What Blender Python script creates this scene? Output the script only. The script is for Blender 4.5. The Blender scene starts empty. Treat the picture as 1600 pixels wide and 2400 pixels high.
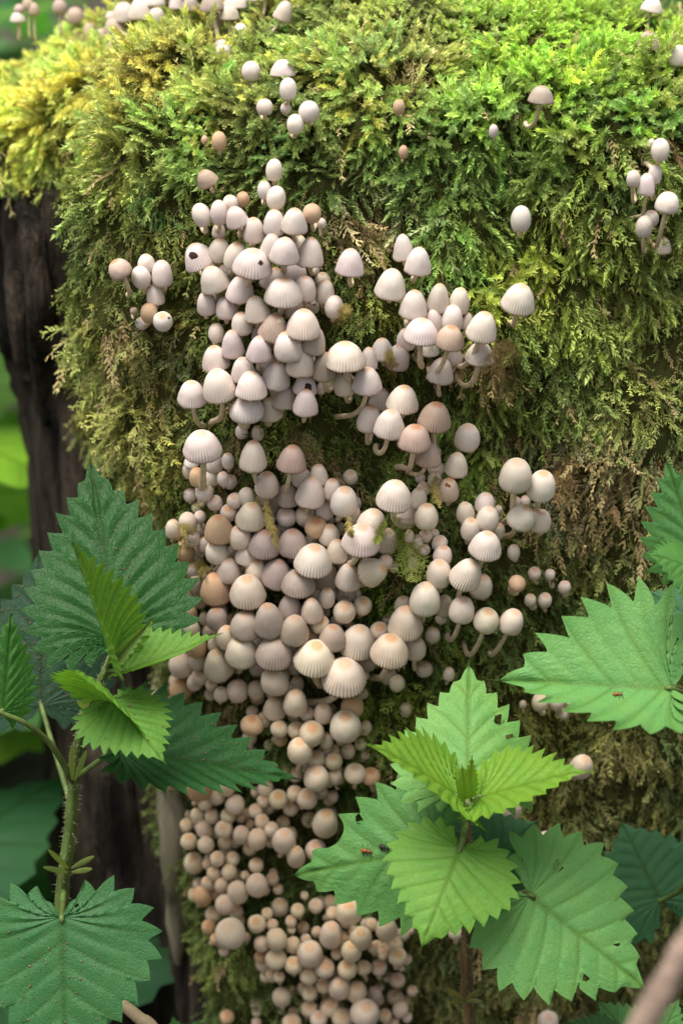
import bpy, bmesh, math, random
import numpy as np
from mathutils import Vector, Matrix, noise
from mathutils.bvhtree import BVHTree

# ------------------------------------------------------------------ camera, sky, sun, exposure
SC = bpy.context.scene
COL = SC.collection
PITCH = math.radians(20.0)
DIST = 0.60
FPX = 4000.0                                    # focal length in photograph pixels (1600 x 2400)
FWD = Vector((0, math.cos(PITCH), -math.sin(PITCH)))
UPV = Vector((0, math.sin(PITCH), math.cos(PITCH)))
RGT = Vector((1, 0, 0))
CAM = -DIST * FWD
cam_d = bpy.data.cameras.new('camera')
cam = bpy.data.objects.new('camera', cam_d)
COL.objects.link(cam)
cam.location = CAM
cam.rotation_euler = (math.radians(90) - PITCH, 0, 0)
cam_d.sensor_fit = 'VERTICAL'
cam_d.sensor_height = 36.0
cam_d.sensor_width = 24.0
cam_d.lens = FPX / 2400.0 * 36.0
cam_d.clip_start = 0.01
cam_d.clip_end = 200.0
cam_d.dof.use_dof = True
cam_d.dof.focus_distance = 0.565
cam_d.dof.aperture_fstop = 7.5
cam_d.dof.aperture_blades = 7
SC.camera = cam

SUN_EL, SUN_AZ = math.radians(74), math.radians(-140)   # azimuth from +Y towards +X
world = bpy.data.worlds.new('World')
SC.world = world
world.use_nodes = True
wn = world.node_tree
bg = wn.nodes['Background']
sky = wn.nodes.new('ShaderNodeTexSky')
sky.sky_type = 'NISHITA'
sky.sun_disc = False
sky.sun_elevation = SUN_EL
sky.sun_rotation = SUN_AZ
sky.air_density = 1.0
sky.dust_density = 4.0
sky.ozone_density = 0.6
grey = wn.nodes.new('ShaderNodeRGBToBW')            # an overcast sky is nearly neutral
wn.links.new(sky.outputs[0], grey.inputs[0])
ovc = wn.nodes.new('ShaderNodeMix'); ovc.data_type = 'RGBA'; ovc.inputs[0].default_value = 0.85
wn.links.new(sky.outputs[0], ovc.inputs[6]); wn.links.new(grey.outputs[0], ovc.inputs[7])
wn.links.new(ovc.outputs[2], bg.inputs[0])
bg.inputs[1].default_value = 0.078
sun_d = bpy.data.lights.new('sun', 'SUN')
sun_d.energy = 1.5
sun_d.angle = math.radians(38)
sun_d.color = (1.0, 0.94, 0.84)
sun = bpy.data.objects.new('sun', sun_d)
COL.objects.link(sun)
sd = Vector((math.sin(SUN_AZ) * math.cos(SUN_EL), math.cos(SUN_AZ) * math.cos(SUN_EL), math.sin(SUN_EL)))
sun.rotation_euler = sd.to_track_quat('Z', 'Y').to_euler()
SC.view_settings.view_transform = 'Standard'
SC.view_settings.look = 'None'
SC.view_settings.exposure = 1.74
SC.view_settings.gamma = 1.0
SC.cycles.max_bounces = 8
SC.cycles.diffuse_bounces = 4
SC.cycles.transmission_bounces = 4
SC.cycles.use_denoising = True

R = random.Random(7)
NR = np.random.default_rng(11)

# ------------------------------------------------------------------ helpers
def ray_dir(px, py):
    return (FWD + RGT * ((px - 800.0) / FPX) + UPV * ((1200.0 - py) / FPX))

def at(px, py, d):
    """point seen at a photograph pixel whose world y is -d (d metres in front of the stump face)"""
    r = ray_dir(px, py)
    k = (-d - CAM.y) / r.y
    return CAM + r * k

def project(p):
    q = p - CAM
    dep = q.dot(FWD)
    return 800 + FPX * q.dot(RGT) / dep, 1200 - FPX * q.dot(UPV) / dep, dep

def project_np(P):
    Q = P - np.array(CAM)
    dep = Q @ np.array(FWD)
    return 800 + FPX * (Q @ np.array(RGT)) / dep, 1200 - FPX * (Q @ np.array(UPV)) / dep, dep

def mesh_np(name, V, F, smooth=False):
    """mesh from numpy arrays; F is an (n,k) index array with k = 3 or 4"""
    me = bpy.data.meshes.new(name)
    V = np.ascontiguousarray(V, dtype=np.float32)
    F = np.ascontiguousarray(F, dtype=np.int32)
    me.vertices.add(len(V)); me.vertices.foreach_set('co', V.ravel())
    me.loops.add(F.size); me.loops.foreach_set('vertex_index', F.ravel())
    me.polygons.add(len(F))
    me.polygons.foreach_set('loop_start', np.arange(0, F.size, F.shape[1], dtype=np.int32))
    me.update(calc_edges=True)
    if smooth:
        me.polygons.foreach_set('use_smooth', np.ones(len(F), dtype=bool))
    return me

def attr(me, name, kind, data):
    a = me.attributes.new(name, kind, 'POINT')
    key = {'FLOAT': 'value', 'FLOAT_COLOR': 'color', 'FLOAT_VECTOR': 'vector'}[kind]
    a.data.foreach_set(key, np.ascontiguousarray(data, dtype=np.float32).ravel())

def obj(name, me, mat=None, parent=None):
    o = bpy.data.objects.new(name, me)
    COL.objects.link(o)
    if mat is not None and me is not None and len(me.materials) == 0:
        me.materials.append(mat)
    o.parent = parent
    return o

def tag(o, label=None, cat=None, group=None, kind=None):
    if label: o['label'] = label
    if cat: o['category'] = cat
    if group: o['group'] = group
    if kind: o['kind'] = kind
    return o

def empty(name, loc=(0, 0, 0)):
    o = bpy.data.objects.new(name, None)
    o.empty_display_size = 0.01
    o.location = loc
    COL.objects.link(o)
    return o

def catmull(P, n):
    """open Catmull-Rom through the rows of P, n samples"""
    P = np.asarray(P, float)
    A = np.vstack([2 * P[0] - P[1], P, 2 * P[-1] - P[-2]])
    m = len(P) - 1
    out = np.empty((n, P.shape[1]))
    for i, s in enumerate(np.linspace(0, m, n)):
        k = min(int(s), m - 1); t = s - k
        a, b, c, d = A[k:k + 4]
        out[i] = 0.5 * ((2 * b) + (c - a) * t + (2 * a - 5 * b + 4 * c - d) * t * t + (3 * b - a - 3 * c + d) * t ** 3)
    return out

def tube(P, rad, seg=8, cap=True):
    """tapered tube round the rows of P; returns V, F (quads)"""
    P = np.asarray(P, float); n = len(P)
    rad = np.broadcast_to(np.asarray(rad, float), (n,))
    T = np.gradient(P, axis=0); T /= np.linalg.norm(T, axis=1)[:, None] + 1e-12
    ref = np.array([0.31, -0.9, 0.2]); ref /= np.linalg.norm(ref)
    V = []
    u = np.cross(T[0], ref); u /= np.linalg.norm(u)
    for i in range(n):
        u = u - T[i] * (u @ T[i]); u /= np.linalg.norm(u) + 1e-12
        w = np.cross(T[i], u)
        a = np.arange(seg) * 2 * math.pi / seg
        V.append(P[i] + rad[i] * (np.cos(a)[:, None] * u + np.sin(a)[:, None] * w))
    V = np.vstack(V)
    i = np.arange(n - 1)[:, None] * seg; j = np.arange(seg)[None, :]; k = (j + 1) % seg
    F = np.stack([i + j, i + k, i + seg + k, i + seg + j], -1).reshape(-1, 4)
    if cap:
        V = np.vstack([V, P[:1], P[-1:]])
        a = len(V) - 2; b = len(V) - 1; q = np.arange(seg); q2 = (q + 1) % seg
        c0 = np.stack([np.full(seg, a), q2, q, np.full(seg, a)], -1)
        # keep quads: repeat is illegal, so fold pairs of triangles into quads
        c0 = np.stack([np.full(seg // 2, a), q2[1::2], q[1::2], q[0::2]], -1)
        e = (n - 1) * seg
        c1 = np.stack([np.full(seg // 2, b), e + q[0::2], e + q[1::2], e + q2[1::2]], -1)
        F = np.vstack([F, c0, c1])
    return V, F

def smooth01(a, b, x):
    t = np.clip((x - a) / (b - a), 0, 1)
    return t * t * (3 - 2 * t)

# ------------------------------------------------------------------ materials
def new_mat(name):
    m = bpy.data.materials.new(name); m.use_nodes = True
    nt = m.node_tree; nt.nodes.clear()
    out = nt.nodes.new('ShaderNodeOutputMaterial')
    return m, nt, out

def N(nt, typ, **kw):
    n = nt.nodes.new(typ)
    for k, v in kw.items():
        if k.startswith('i_'):
            n.inputs[k[2:].replace('_', ' ')].default_value = v
        else:
            setattr(n, k, v)
    return n

def mixc(nt, fac, a, b, mode='MIX'):
    m = nt.nodes.new('ShaderNodeMix'); m.data_type = 'RGBA'; m.blend_type = mode
    for sock, val in ((m.inputs[0], fac), (m.inputs[6], a), (m.inputs[7], b)):
        if isinstance(val, (int, float)): sock.default_value = val
        elif isinstance(val, tuple): sock.default_value = val if len(val) == 4 else (*val, 1)
        else: nt.links.new(val, sock)
    return m.outputs[2]

def ramp(nt, src, lo, hi, v0=0.0, v1=1.0):
    m = nt.nodes.new('ShaderNodeMapRange'); m.interpolation_type = 'SMOOTHSTEP'
    m.inputs[1].default_value = lo; m.inputs[2].default_value = hi
    m.inputs[3].default_value = v0; m.inputs[4].default_value = v1
    nt.links.new(src, m.inputs[0])
    return m.outputs[0]

def mul(nt, a, b, op='MULTIPLY'):
    m = nt.nodes.new('ShaderNodeMath'); m.operation = op
    for s, v in ((m.inputs[0], a), (m.inputs[1], b)):
        if isinstance(v, (int, float)): s.default_value = v
        else: nt.links.new(v, s)
    return m.outputs[0]

def texnoise(nt, scale, detail=4, coord='Object', stretch=None, rough=0.6):
    tc = nt.nodes.new('ShaderNodeTexCoord')
    src = tc.outputs[coord]
    if stretch:
        mp = nt.nodes.new('ShaderNodeMapping'); mp.inputs['Scale'].default_value = stretch
        nt.links.new(src, mp.inputs[0]); src = mp.outputs[0]
    n = nt.nodes.new('ShaderNodeTexNoise')
    n.inputs['Scale'].default_value = scale; n.inputs['Detail'].default_value = detail
    n.inputs['Roughness'].default_value = rough
    nt.links.new(src, n.inputs['Vector'])
    return n.outputs['Fac']

def bump(nt, h, strength, dist):
    b = nt.nodes.new('ShaderNodeBump'); b.inputs['Strength'].default_value = strength
    b.inputs['Distance'].default_value = dist
    nt.links.new(h, b.inputs['Height'])
    return b.outputs[0]

def leafy(nt, out, color, rough=0.5, trans=0.3, tcol=None, normal=None, spec=0.35):
    """diffuse + gloss leaf that lets some light through"""
    p = nt.nodes.new('ShaderNodeBsdfPrincipled'); p.inputs['Roughness'].default_value = rough
    p.inputs['Specular IOR Level'].default_value = spec * 0.7
    t = nt.nodes.new('ShaderNodeBsdfTranslucent')
    nt.links.new(color, p.inputs['Base Color'])
    nt.links.new(tcol if tcol is not None else color, t.inputs['Color'])
    if normal is not None: nt.links.new(normal, p.inputs['Normal'])
    m = nt.nodes.new('ShaderNodeMixShader'); m.inputs[0].default_value = trans
    nt.links.new(p.outputs[0], m.inputs[1]); nt.links.new(t.outputs[0], m.inputs[2])
    nt.links.new(m.outputs[0], out.inputs[0])

def cap_material(name, from_attr):
    m, nt, out = new_mat(name)
    if from_attr:
        a = N(nt, 'ShaderNodeAttribute', attribute_name='tint'); tint = a.outputs['Color']; spot_k = 0.7
    else:
        a = N(nt, 'ShaderNodeObjectInfo'); tint = a.outputs['Color']; spot_k = a.outputs['Alpha']
    g = N(nt, 'ShaderNodeAttribute', attribute_name='cap')
    sep = N(nt, 'ShaderNodeSeparateColor'); nt.links.new(g.outputs['Color'], sep.inputs[0])
    t, pleat, plea_k = sep.outputs[0], sep.outputs[1], sep.outputs[2]
    blot = texnoise(nt, 220, 4)
    fine = texnoise(nt, 1500, 3)
    c = mixc(nt, ramp(nt, blot, 0.35, 0.7, 0.0, 0.35), tint, mixc(nt, 1.0, tint, (0.80, 0.66, 0.54), 'MULTIPLY'))
    groove = mul(nt, mul(nt, ramp(nt, pleat, 0.55, 0.0), ramp(nt, t, 0.25, 0.75)), plea_k)
    c = mixc(nt, mul(nt, groove, 0.6), c, mixc(nt, 1.0, c, (0.58, 0.44, 0.37), 'MULTIPLY'))
    edge = mul(nt, ramp(nt, t, 0.86, 1.0), mul(nt, plea_k, 0.45))
    c = mixc(nt, edge, c, mixc(nt, 1.0, c, (0.70, 0.50, 0.38), 'MULTIPLY'))
    tn = mul(nt, t, mul(nt, blot, 0.16), 'SUBTRACT')
    spot = mul(nt, ramp(nt, tn, 0.22, 0.02), spot_k)
    c = mixc(nt, spot, c, mixc(nt, 1.0, c, (0.80, 0.53, 0.33), 'MULTIPLY'))
    speck = ramp(nt, fine, 0.66, 0.76, 0.0, 0.40)
    c = mixc(nt, speck, c, (0.30, 0.19, 0.12))
    p = nt.nodes.new('ShaderNodeBsdfPrincipled')
    nt.links.new(c, p.inputs['Base Color'])
    p.inputs['Roughness'].default_value = 0.62
    p.inputs['Specular IOR Level'].default_value = 0.25
    p.inputs['Subsurface Weight'].default_value = 0.15
    p.inputs['Subsurface Radius'].default_value = (1.0, 0.6, 0.4)
    p.inputs['Subsurface Scale'].default_value = 0.0015
    nt.links.new(bump(nt, fine, 0.12, 0.0004), p.inputs['Normal'])
    nt.links.new(p.outputs[0], out.inputs[0])
    return m

def plain(name, col, rough=0.7, var=0.35, scale=300, stretch=None, bumpk=0.3, bdist=0.0006, spec=0.3):
    m, nt, out = new_mat(name)
    n = texnoise(nt, scale, 5, stretch=stretch)
    dark = tuple(c * (1 - var) for c in col); lite = tuple(min(1, c * (1 + var)) for c in col)
    c = mixc(nt, ramp(nt, n, 0.3, 0.7), dark, lite)
    p = nt.nodes.new('ShaderNodeBsdfPrincipled'); nt.links.new(c, p.inputs['Base Color'])
    p.inputs['Roughness'].default_value = rough; p.inputs['Specular IOR Level'].default_value = spec
    nt.links.new(bump(nt, n, bumpk, bdist), p.inputs['Normal'])
    nt.links.new(p.outputs[0], out.inputs[0])
    return m

M = {}
M['cap'] = cap_material('mushroom_cap', False)
M['cap_vc'] = cap_material('mushroom_cap_small', True)
M['gill'] = plain('mushroom_gills', (0.30, 0.22, 0.17), 0.8, 0.3, 900)
M['stem'] = plain('mushroom_stem', (0.60, 0.48, 0.33), 0.55, 0.18, 500, bumpk=0.1)
M['hole'] = plain('rotted_hole', (0.035, 0.018, 0.012), 0.9, 0.5, 1500)
M['crumb'] = plain('soil_crumb', (0.16, 0.09, 0.06), 0.9, 0.5, 2000)
M['straw'] = plain('dry_straw', (0.42, 0.33, 0.20), 0.7, 0.3, 200, (30, 30, 1))
M['stick'] = plain('dead_stick', (0.30, 0.22, 0.17), 0.8, 0.4, 120, (1, 1, 6))
M['nettle_stem'] = plain('nettle_stem', (0.085, 0.125, 0.030), 0.55, 0.35, 300, (1, 1, 0.15))
M['nettle_stem_red'] = plain('nettle_stem_reddish', (0.11, 0.075, 0.03), 0.55, 0.4, 300, (1, 1, 0.15))
M['hair'] = plain('bristle', (0.50, 0.52, 0.36), 0.5, 0.1)
M['insect'] = plain('insect_orange', (0.22, 0.06, 0.015), 0.4, 0.4, 2000)
M['insect_dark'] = plain('insect_dark', (0.02, 0.012, 0.01), 0.4, 0.4, 2000)

m, nt, out = new_mat('moss'); M['moss'] = m
a = N(nt, 'ShaderNodeAttribute', attribute_name='tint')
leafy(nt, out, a.outputs['Color'], 0.45, 0.28, None, None, 0.3)

m, nt, out = new_mat('weathered_bark'); M['bark'] = m
g1 = texnoise(nt, 60, 6, stretch=(1, 1, 0.10)); g2 = texnoise(nt, 260, 5, stretch=(1, 1, 0.16)); g3 = texnoise(nt, 25, 3)
c = mixc(nt, ramp(nt, g1, 0.35, 0.68), (0.007, 0.006, 0.005), (0.062, 0.048, 0.035))
c = mixc(nt, ramp(nt, g2, 0.55, 0.75, 0, 0.5), c, (0.115, 0.090, 0.066))
c = mixc(nt, ramp(nt, g3, 0.55, 0.7, 0, 0.25), c, (0.045, 0.050, 0.026))
aa = N(nt, 'ShaderNodeAttribute', attribute_name='mossy')
c = mixc(nt, aa.outputs['Fac'], c, mixc(nt, g3, (0.028, 0.030, 0.008), (0.060, 0.066, 0.014)))
p = nt.nodes.new('ShaderNodeBsdfPrincipled'); nt.links.new(c, p.inputs['Base Color'])
p.inputs['Roughness'].default_value = 0.9; p.inputs['Specular IOR Level'].default_value = 0.12
nt.links.new(bump(nt, mul(nt, g1, g2, 'ADD'), 1.0, 0.006), p.inputs['Normal'])
nt.links.new(p.outputs[0], out.inputs[0])

M['wood_strip'] = plain('pale_dead_wood', (0.17, 0.15, 0.10), 0.85, 0.5, 90, (1, 1, 0.12), 0.6, 0.003)

m, nt, out = new_mat('forest_floor'); M['ground'] = m
g1 = texnoise(nt, 9, 8); g2 = texnoise(nt, 70, 6)
c = mixc(nt, ramp(nt, g1, 0.35, 0.65), (0.020, 0.014, 0.009), (0.050, 0.036, 0.020))
c = mixc(nt, ramp(nt, g2, 0.5, 0.7, 0, 0.6), c, (0.045, 0.055, 0.018))
p = nt.nodes.new('ShaderNodeBsdfPrincipled'); nt.links.new(c, p.inputs['Base Color'])
p.inputs['Roughness'].default_value = 0.95
nt.links.new(bump(nt, g2, 1.0, 0.02), p.inputs['Normal'])
nt.links.new(p.outputs[0], out.inputs[0])

def leaf_material(name, trans=0.25, relief=1.0, rough=0.42, tboost=(1.25, 1.35, 0.45)):
    m, nt, out = new_mat(name)
    oi = N(nt, 'ShaderNodeObjectInfo')
    v = N(nt, 'ShaderNodeAttribute', attribute_name='vein')
    uv = N(nt, 'ShaderNodeAttribute', attribute_name='leafuv')
    vo = N(nt, 'ShaderNodeTexVoronoi', feature='DISTANCE_TO_EDGE'); vo.inputs['Scale'].default_value = 38.0
    wob = N(nt, 'ShaderNodeTexNoise'); wob.inputs['Scale'].default_value = 9.0
    nt.links.new(uv.outputs['Vector'], wob.inputs['Vector'])
    add = N(nt, 'ShaderNodeVectorMath', operation='MULTIPLY_ADD')
    nt.links.new(wob.outputs['Color'], add.inputs[0]); add.inputs[1].default_value = (0.06, 0.06, 0)
    nt.links.new(uv.outputs['Vector'], add.inputs[2])
    nt.links.new(add.outputs[0], vo.inputs['Vector'])
    cell = ramp(nt, vo.outputs['Distance'], 0.0, 0.16)
    base = oi.outputs['Color']
    blot = N(nt, 'ShaderNodeTexNoise'); blot.inputs['Scale'].default_value = 5.0; blot.inputs['Detail'].default_value = 5
    nt.links.new(uv.outputs['Vector'], blot.inputs['Vector'])
    c = mixc(nt, ramp(nt, blot.outputs['Fac'], 0.3, 0.7, 0.0, 0.55), base, mixc(nt, 1.0, base, (1.35, 1.12, 0.95), 'MULTIPLY'))
    c = mixc(nt, mul(nt, ramp(nt, cell, 1.0, 0.0), 0.22), c, mixc(nt, 1.0, c, (0.62, 0.72, 0.55), 'MULTIPLY'))
    c = mixc(nt, mul(nt, v.outputs['Fac'], 0.8), c, mixc(nt, 1.0, c, (0.58, 0.56, 0.26), 'MULTIPLY'))
    h = mul(nt, cell, mul(nt, v.outputs['Fac'], -0.8), 'ADD')
    nrm = bump(nt, h, 0.24 * relief, 0.0007)
    tc = mixc(nt, 1.0, c, tboost, 'MULTIPLY')
    leafy(nt, out, c, rough + 0.08, trans, tc, nrm, 0.32)
    return m
M['leaf'] = leaf_material('nettle_leaf')
M['leaf_young'] = leaf_material('young_nettle_leaf', 0.35, 1.2)
M['leaf_bg'] = leaf_material('weed_leaf', 0.5, 0.4, 0.5, (1.5, 1.6, 0.5))
m, nt, out = new_mat('undergrowth'); M['under'] = m
a = N(nt, 'ShaderNodeAttribute', attribute_name='tint')
leafy(nt, out, a.outputs['Color'], 0.5, 0.45, mixc(nt, 1.0, a.outputs['Color'], (1.5, 1.6, 0.5), 'MULTIPLY'))

# ------------------------------------------------------------------ the setting: forest floor
GZ = -0.30
gx = np.concatenate([np.linspace(-60, -2, 15), np.linspace(-1.9, 1.9, 90), np.linspace(2, 60, 15)])
gy = np.concatenate([np.linspace(-60, -2, 15), np.linspace(-1.9, 2.6, 100), np.linspace(2.8, 60, 18)])
GX, GY = np.meshgrid(gx, gy)
def ground_h(x, y):
    n = noise.noise(Vector((x * 1.3, y * 1.3, 3.1))) * 0.05 + noise.noise(Vector((x * 7, y * 7, 1.7))) * 0.012
    d = math.hypot(x - 0.02, y - 0.14)
    return GZ + n * min(1, max(0, (d - 0.12) / 0.3)) + 0.03 * math.exp(-((d - 0.2) / 0.1) ** 2)
GV = np.array([[x, y, ground_h(x, y)] for x, y in zip(GX.ravel(), GY.ravel())])
nx, ny = len(gx), len(gy)
i = np.arange(ny - 1)[:, None] * nx + np.arange(nx - 1)[None, :]
GF = np.stack([i, i + 1, i + nx + 1, i + nx], -1).reshape(-1, 4)
tag(obj('ground', mesh_np('ground', GV, GF, True), M['ground']), 'dark forest floor of soil and leaf litter', 'ground', kind='structure')

# ------------------------------------------------------------------ the stump
UP_PLAN = [(0.175, 0.12), (0.172, 0.05), (0.140, 0.012), (0.09, 0.0), (0.04, -0.004), (-0.01, -0.002), (-0.05, 0.003), (-0.074, 0.014),
           (-0.088, 0.034), (-0.092, 0.056), (-0.101, 0.076), (-0.122, 0.096), (-0.142, 0.125), (-0.150, 0.17), (-0.135, 0.22), (-0.08, 0.275), (0.02, 0.30), (0.12, 0.27), (0.165, 0.20)]
LO_PLAN = [(0.185, 0.12), (0.180, 0.05), (0.145, 0.010), (0.09, -0.002), (0.04, -0.004), (0.0, -0.002), (-0.03, 0.002), (-0.050, 0.012),
           (-0.063, 0.034), (-0.068, 0.055), (-0.078, 0.070), (-0.098, 0.085), (-0.122, 0.115), (-0.138, 0.17), (-0.135, 0.22), (-0.08, 0.28), (0.02, 0.31), (0.13, 0.28), (0.175, 0.20)]
NA = 300
def closed(P):
    P = np.array(P); Q = np.vstack([P[-2:], P, P[:3]])
    s = catmull(Q, (len(Q) - 1) * 20 + 1)[40:-40]
    d = np.r_[0, np.cumsum(np.linalg.norm(np.diff(s, axis=0), axis=1))]
    t = np.linspace(0, d[-1], NA, endpoint=False)
    return np.stack([np.interp(t, d, s[:, 0]), np.interp(t, d, s[:, 1])], -1)
PU, PL = closed(UP_PLAN), closed(LO_PLAN)
# profile: (inset towards the middle 0..1, height)
PROF = [(0.0, z) for z in np.linspace(-0.34, 0.085, 110)]
PROF += [(f, z) for f, z in catmull([(0.0, 0.089), (0.012, 0.105), (0.05, 0.122), (0.12, 0.136), (0.25, 0.148), (0.45, 0.162), (0.70, 0.172), (0.97, 0.176)], 60)]
CTR = np.array([0.02, 0.14])

MOSS_EDGE = [(-400, 380), (-100, 385), (0, 372), (60, 385), (130, 405), (195, 440), (215, 540), (205, 620), (205, 720), (195, 860), (172, 960), (168, 1000), (200, 1050), (250, 1085),
             (300, 1130), (370, 1170), (395, 1230), (400, 1500), (385, 1650), (385, 1750), (400, 1850), (425, 2000), (455, 2150), (485, 2300), (500, 2450), (510, 2800)]
def moss_left(y):
    xs = [p[0] for p in MOSS_EDGE]; ys = [p[1] for p in MOSS_EDGE]
    return np.interp(y, ys, xs, left=-5000)

def fbm(v, o=3):
    s = 0; a = 1
    for k in range(o):
        s += a * noise.noise(v); v = v * 2.03; a *= 0.5
    return s

SV = []; SM = []
for f, z in PROF:
    k = float(smooth01(-0.01, 0.045, z))
    pl = PL * (1 - k) + PU * k
    pl = pl * (1 - f) + CTR * f
    for x, y in pl:
        zz = z - (0.02 * max(0, -0.02 - x) if f > 0 else 0) * min(1, f * 4)     # top dips to the left
        SV.append((x, y, zz))
SV = np.array(SV)
sx, sy, sdep = project_np(SV)
mossy = smooth01(-25, 25, sx - moss_left(sy))
mossy = np.where(SV[:, 2] > 0.10, 1.0, mossy)
mossy = np.where(SV[:, 1] > 0.17, np.maximum(0.0, smooth01(0.02, 0.10, SV[:, 2])), mossy)
nr = len(PROF)
# outward direction from the profile (plan normal blended with up)
G = SV.reshape(nr, NA, 3)
du = np.roll(G, -1, 1) - np.roll(G, 1, 1)
dv = np.gradient(G, axis=0)
nrm = np.cross(du, dv); nrm /= np.linalg.norm(nrm, axis=2)[..., None] + 1e-12
nrm = nrm.reshape(-1, 3)
if nrm[60 * NA + 80] @ np.array([SV[60 * NA + 80][0] - CTR[0], SV[60 * NA + 80][1] - CTR[1], 0]) < 0:
    nrm = -nrm
disp = np.empty(len(SV))
for q, (p, ms) in enumerate(zip(SV, mossy)):
    v = Vector(p)
    lump = 0.0125 * fbm(v * 20.0, 3) + 0.003 * fbm(v * 75.0 + Vector((5, 1, 2)), 2)
    w = Vector((p[0] * 70, p[1] * 70, p[2] * 4.5))
    rid = 0.0080 * (1 - 2.4 * abs(noise.noise(w))) + 0.0045 * (1 - 2.4 * abs(noise.noise(w * 2.3 + Vector((3, 1, 0)))))
    disp[q] = ms * lump + (1 - ms) * (rid - 0.006 + 0.004 * fbm(v * 12, 2))
SV2 = SV + nrm * disp[:, None]
i = np.arange(nr - 1)[:, None] * NA; j = np.arange(NA)[None, :]; k = (j + 1) % NA
SF = np.stack([i + j, i + k, i + NA + k, i + NA + j], -1).reshape(-1, 4)
stump = empty('tree_stump', (0.02, 0.14, GZ))
tag(stump, 'old mossy tree stump with dark furrowed bark on its side', 'stump')
me = mesh_np('trunk', SV2 - np.array([0.02, 0.14, GZ]), SF, True)
attr(me, 'mossy', 'FLOAT', mossy)
obj('trunk', me, M['bark'], stump)
BV = BVHTree.FromPolygons([tuple(v) for v in SV2], [tuple(int(a) for a in f) for f in SF])

def hit(px, py):
    r = ray_dir(px, py).normalized()
    loc, nn, idx, d = BV.ray_cast(CAM, r, 3.0)
    return loc, nn

# loose slabs of dead wood on the bare side
def slab(name, pts, width, thick, mat, parent):
    P = catmull([tuple(p) for p in pts], 28)
    n = len(P); seg = 12
    T = np.gradient(P, axis=0); T /= np.linalg.norm(T, axis=1)[:, None]
    V = []
    for q in range(n):
        side = np.cross(T[q], np.array([0.25, -1, 0])); side /= np.linalg.norm(side)
        nn = np.cross(side, T[q])
        s = q / (n - 1)
        env = min(1, s * 7 + 0.15, (1 - s) * 5 + 0.25)
        a = np.arange(seg) * 2 * math.pi / seg
        wob = np.array([1 + 0.35 * noise.noise(Vector((q * 0.35, math.cos(x) * 1.5, math.sin(x) * 1.5 + width * 900))) for x in a])
        V.append(P[q] + env * wob[:, None] * (width * np.cos(a)[:, None] * side + thick * np.sin(a)[:, None] * nn))
    V = np.vstack(V)
    i = np.arange(n - 1)[:, None] * seg; j = np.arange(seg)[None, :]; k = (j + 1) % seg
    F = np.stack([i + j, i + k, i + seg + k, i + seg + j], -1).reshape(-1, 4)
    o = obj(name, mesh_np(name, V - np.array(parent.location), F, True), mat, parent)
    return o
def on_bark(px, py, lift):
    l, nn = hit(px, py)
    return l - ray_dir(px, py).normalized() * lift if l else at(px, py, -0.06)
o = slab('wood_strip', [on_bark(372, 1560, .004), on_bark(385, 1700, .006), on_bark(398, 1850, .006), on_bark(412, 2000, .006), on_bark(420, 2130, .005), on_bark(418, 2260, .002)], 0.0052, 0.003, M['wood_strip'], stump)
o['label'] = 'pale grey strip of dead wood beside the moss edge'
slab('wood_strip', [on_bark(250, 1680, .003), on_bark(262, 1850, .004), on_bark(300, 2020, .004), on_bark(340, 2180, .003)], 0.010, 0.003, M['bark'], stump)
slab('wood_strip', [on_bark(60, 430, .002), on_bark(75, 560, .004), on_bark(95, 720, .004), on_bark(105, 880, .003), on_bark(110, 1000, .002)], 0.005, 0.003, M['bark'], stump)
slab('wood_strip', [on_bark(20, 440, .002), on_bark(32, 600, .003), on_bark(45, 760, .003), on_bark(62, 900, .002)], 0.004, 0.003, M['bark'], stump)

# ------------------------------------------------------------------ mushrooms
# rows: x y width height lean kind [x y of the stem foot] [|label], measured on enlarged tiles of the photograph
# kind: b pleated bell, d dome, e egg, t button seen from above; then g grey, p pink-brown, w white, o orange; - half sunk behind others
TILES = {}
TILES[(400, 360, 400 / 1568)] = """338 245 180 160 -32 bp|single pinkish brown pleated mushroom on dark moss beside the two white eggs
952 152 145 178 5 ew|white egg-shaped mushroom alone above the pair of white eggs
862 335 125 150 0 ew
967 405 165 185 10 ew
548 455 135 130 -5 e
665 420 115 125 0 eo-
285 565 165 190 -20 e
447 545 152 205 -3 e
607 605 190 190 -18 b
445 720 120 130 0 d-
768 728 185 215 0 d
950 655 185 225 2 d
1137 645 220 230 5 b
1297 550 160 155 0 eo
1385 640 80 85 0 e
925 865 185 220 10 b
1180 830 130 130 0 d-
1045 920 245 240 5 b
1283 930 230 265 5 b
450 910 190 205 5 d
600 965 200 235 12 d
260 965 265 240 -25 b|bell mushroom with a large dark rotted hole near its top
750 1040 330 250 8 b|broad pleated bell mushroom with a small dark hole on its shoulder
1315 1065 95 80 0 e-
955 1175 240 210 15 b-
1150 1110 190 190 0 d-
520 1130 150 180 -15 d-
405 1180 245 240 -20 b
642 1270 240 240 8 b
1035 1300 315 260 3 b|broad open bell mushroom with deep pleats in the upper cluster
1230 1260 195 220 3 d
1415 1290 165 205 5 d
1390 1165 140 110 0 d-
335 1395 165 200 -3 d
518 1430 195 205 -5 d
1320 1405 90 120 0 e-
1500 1410 160 185 10 e"""
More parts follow.
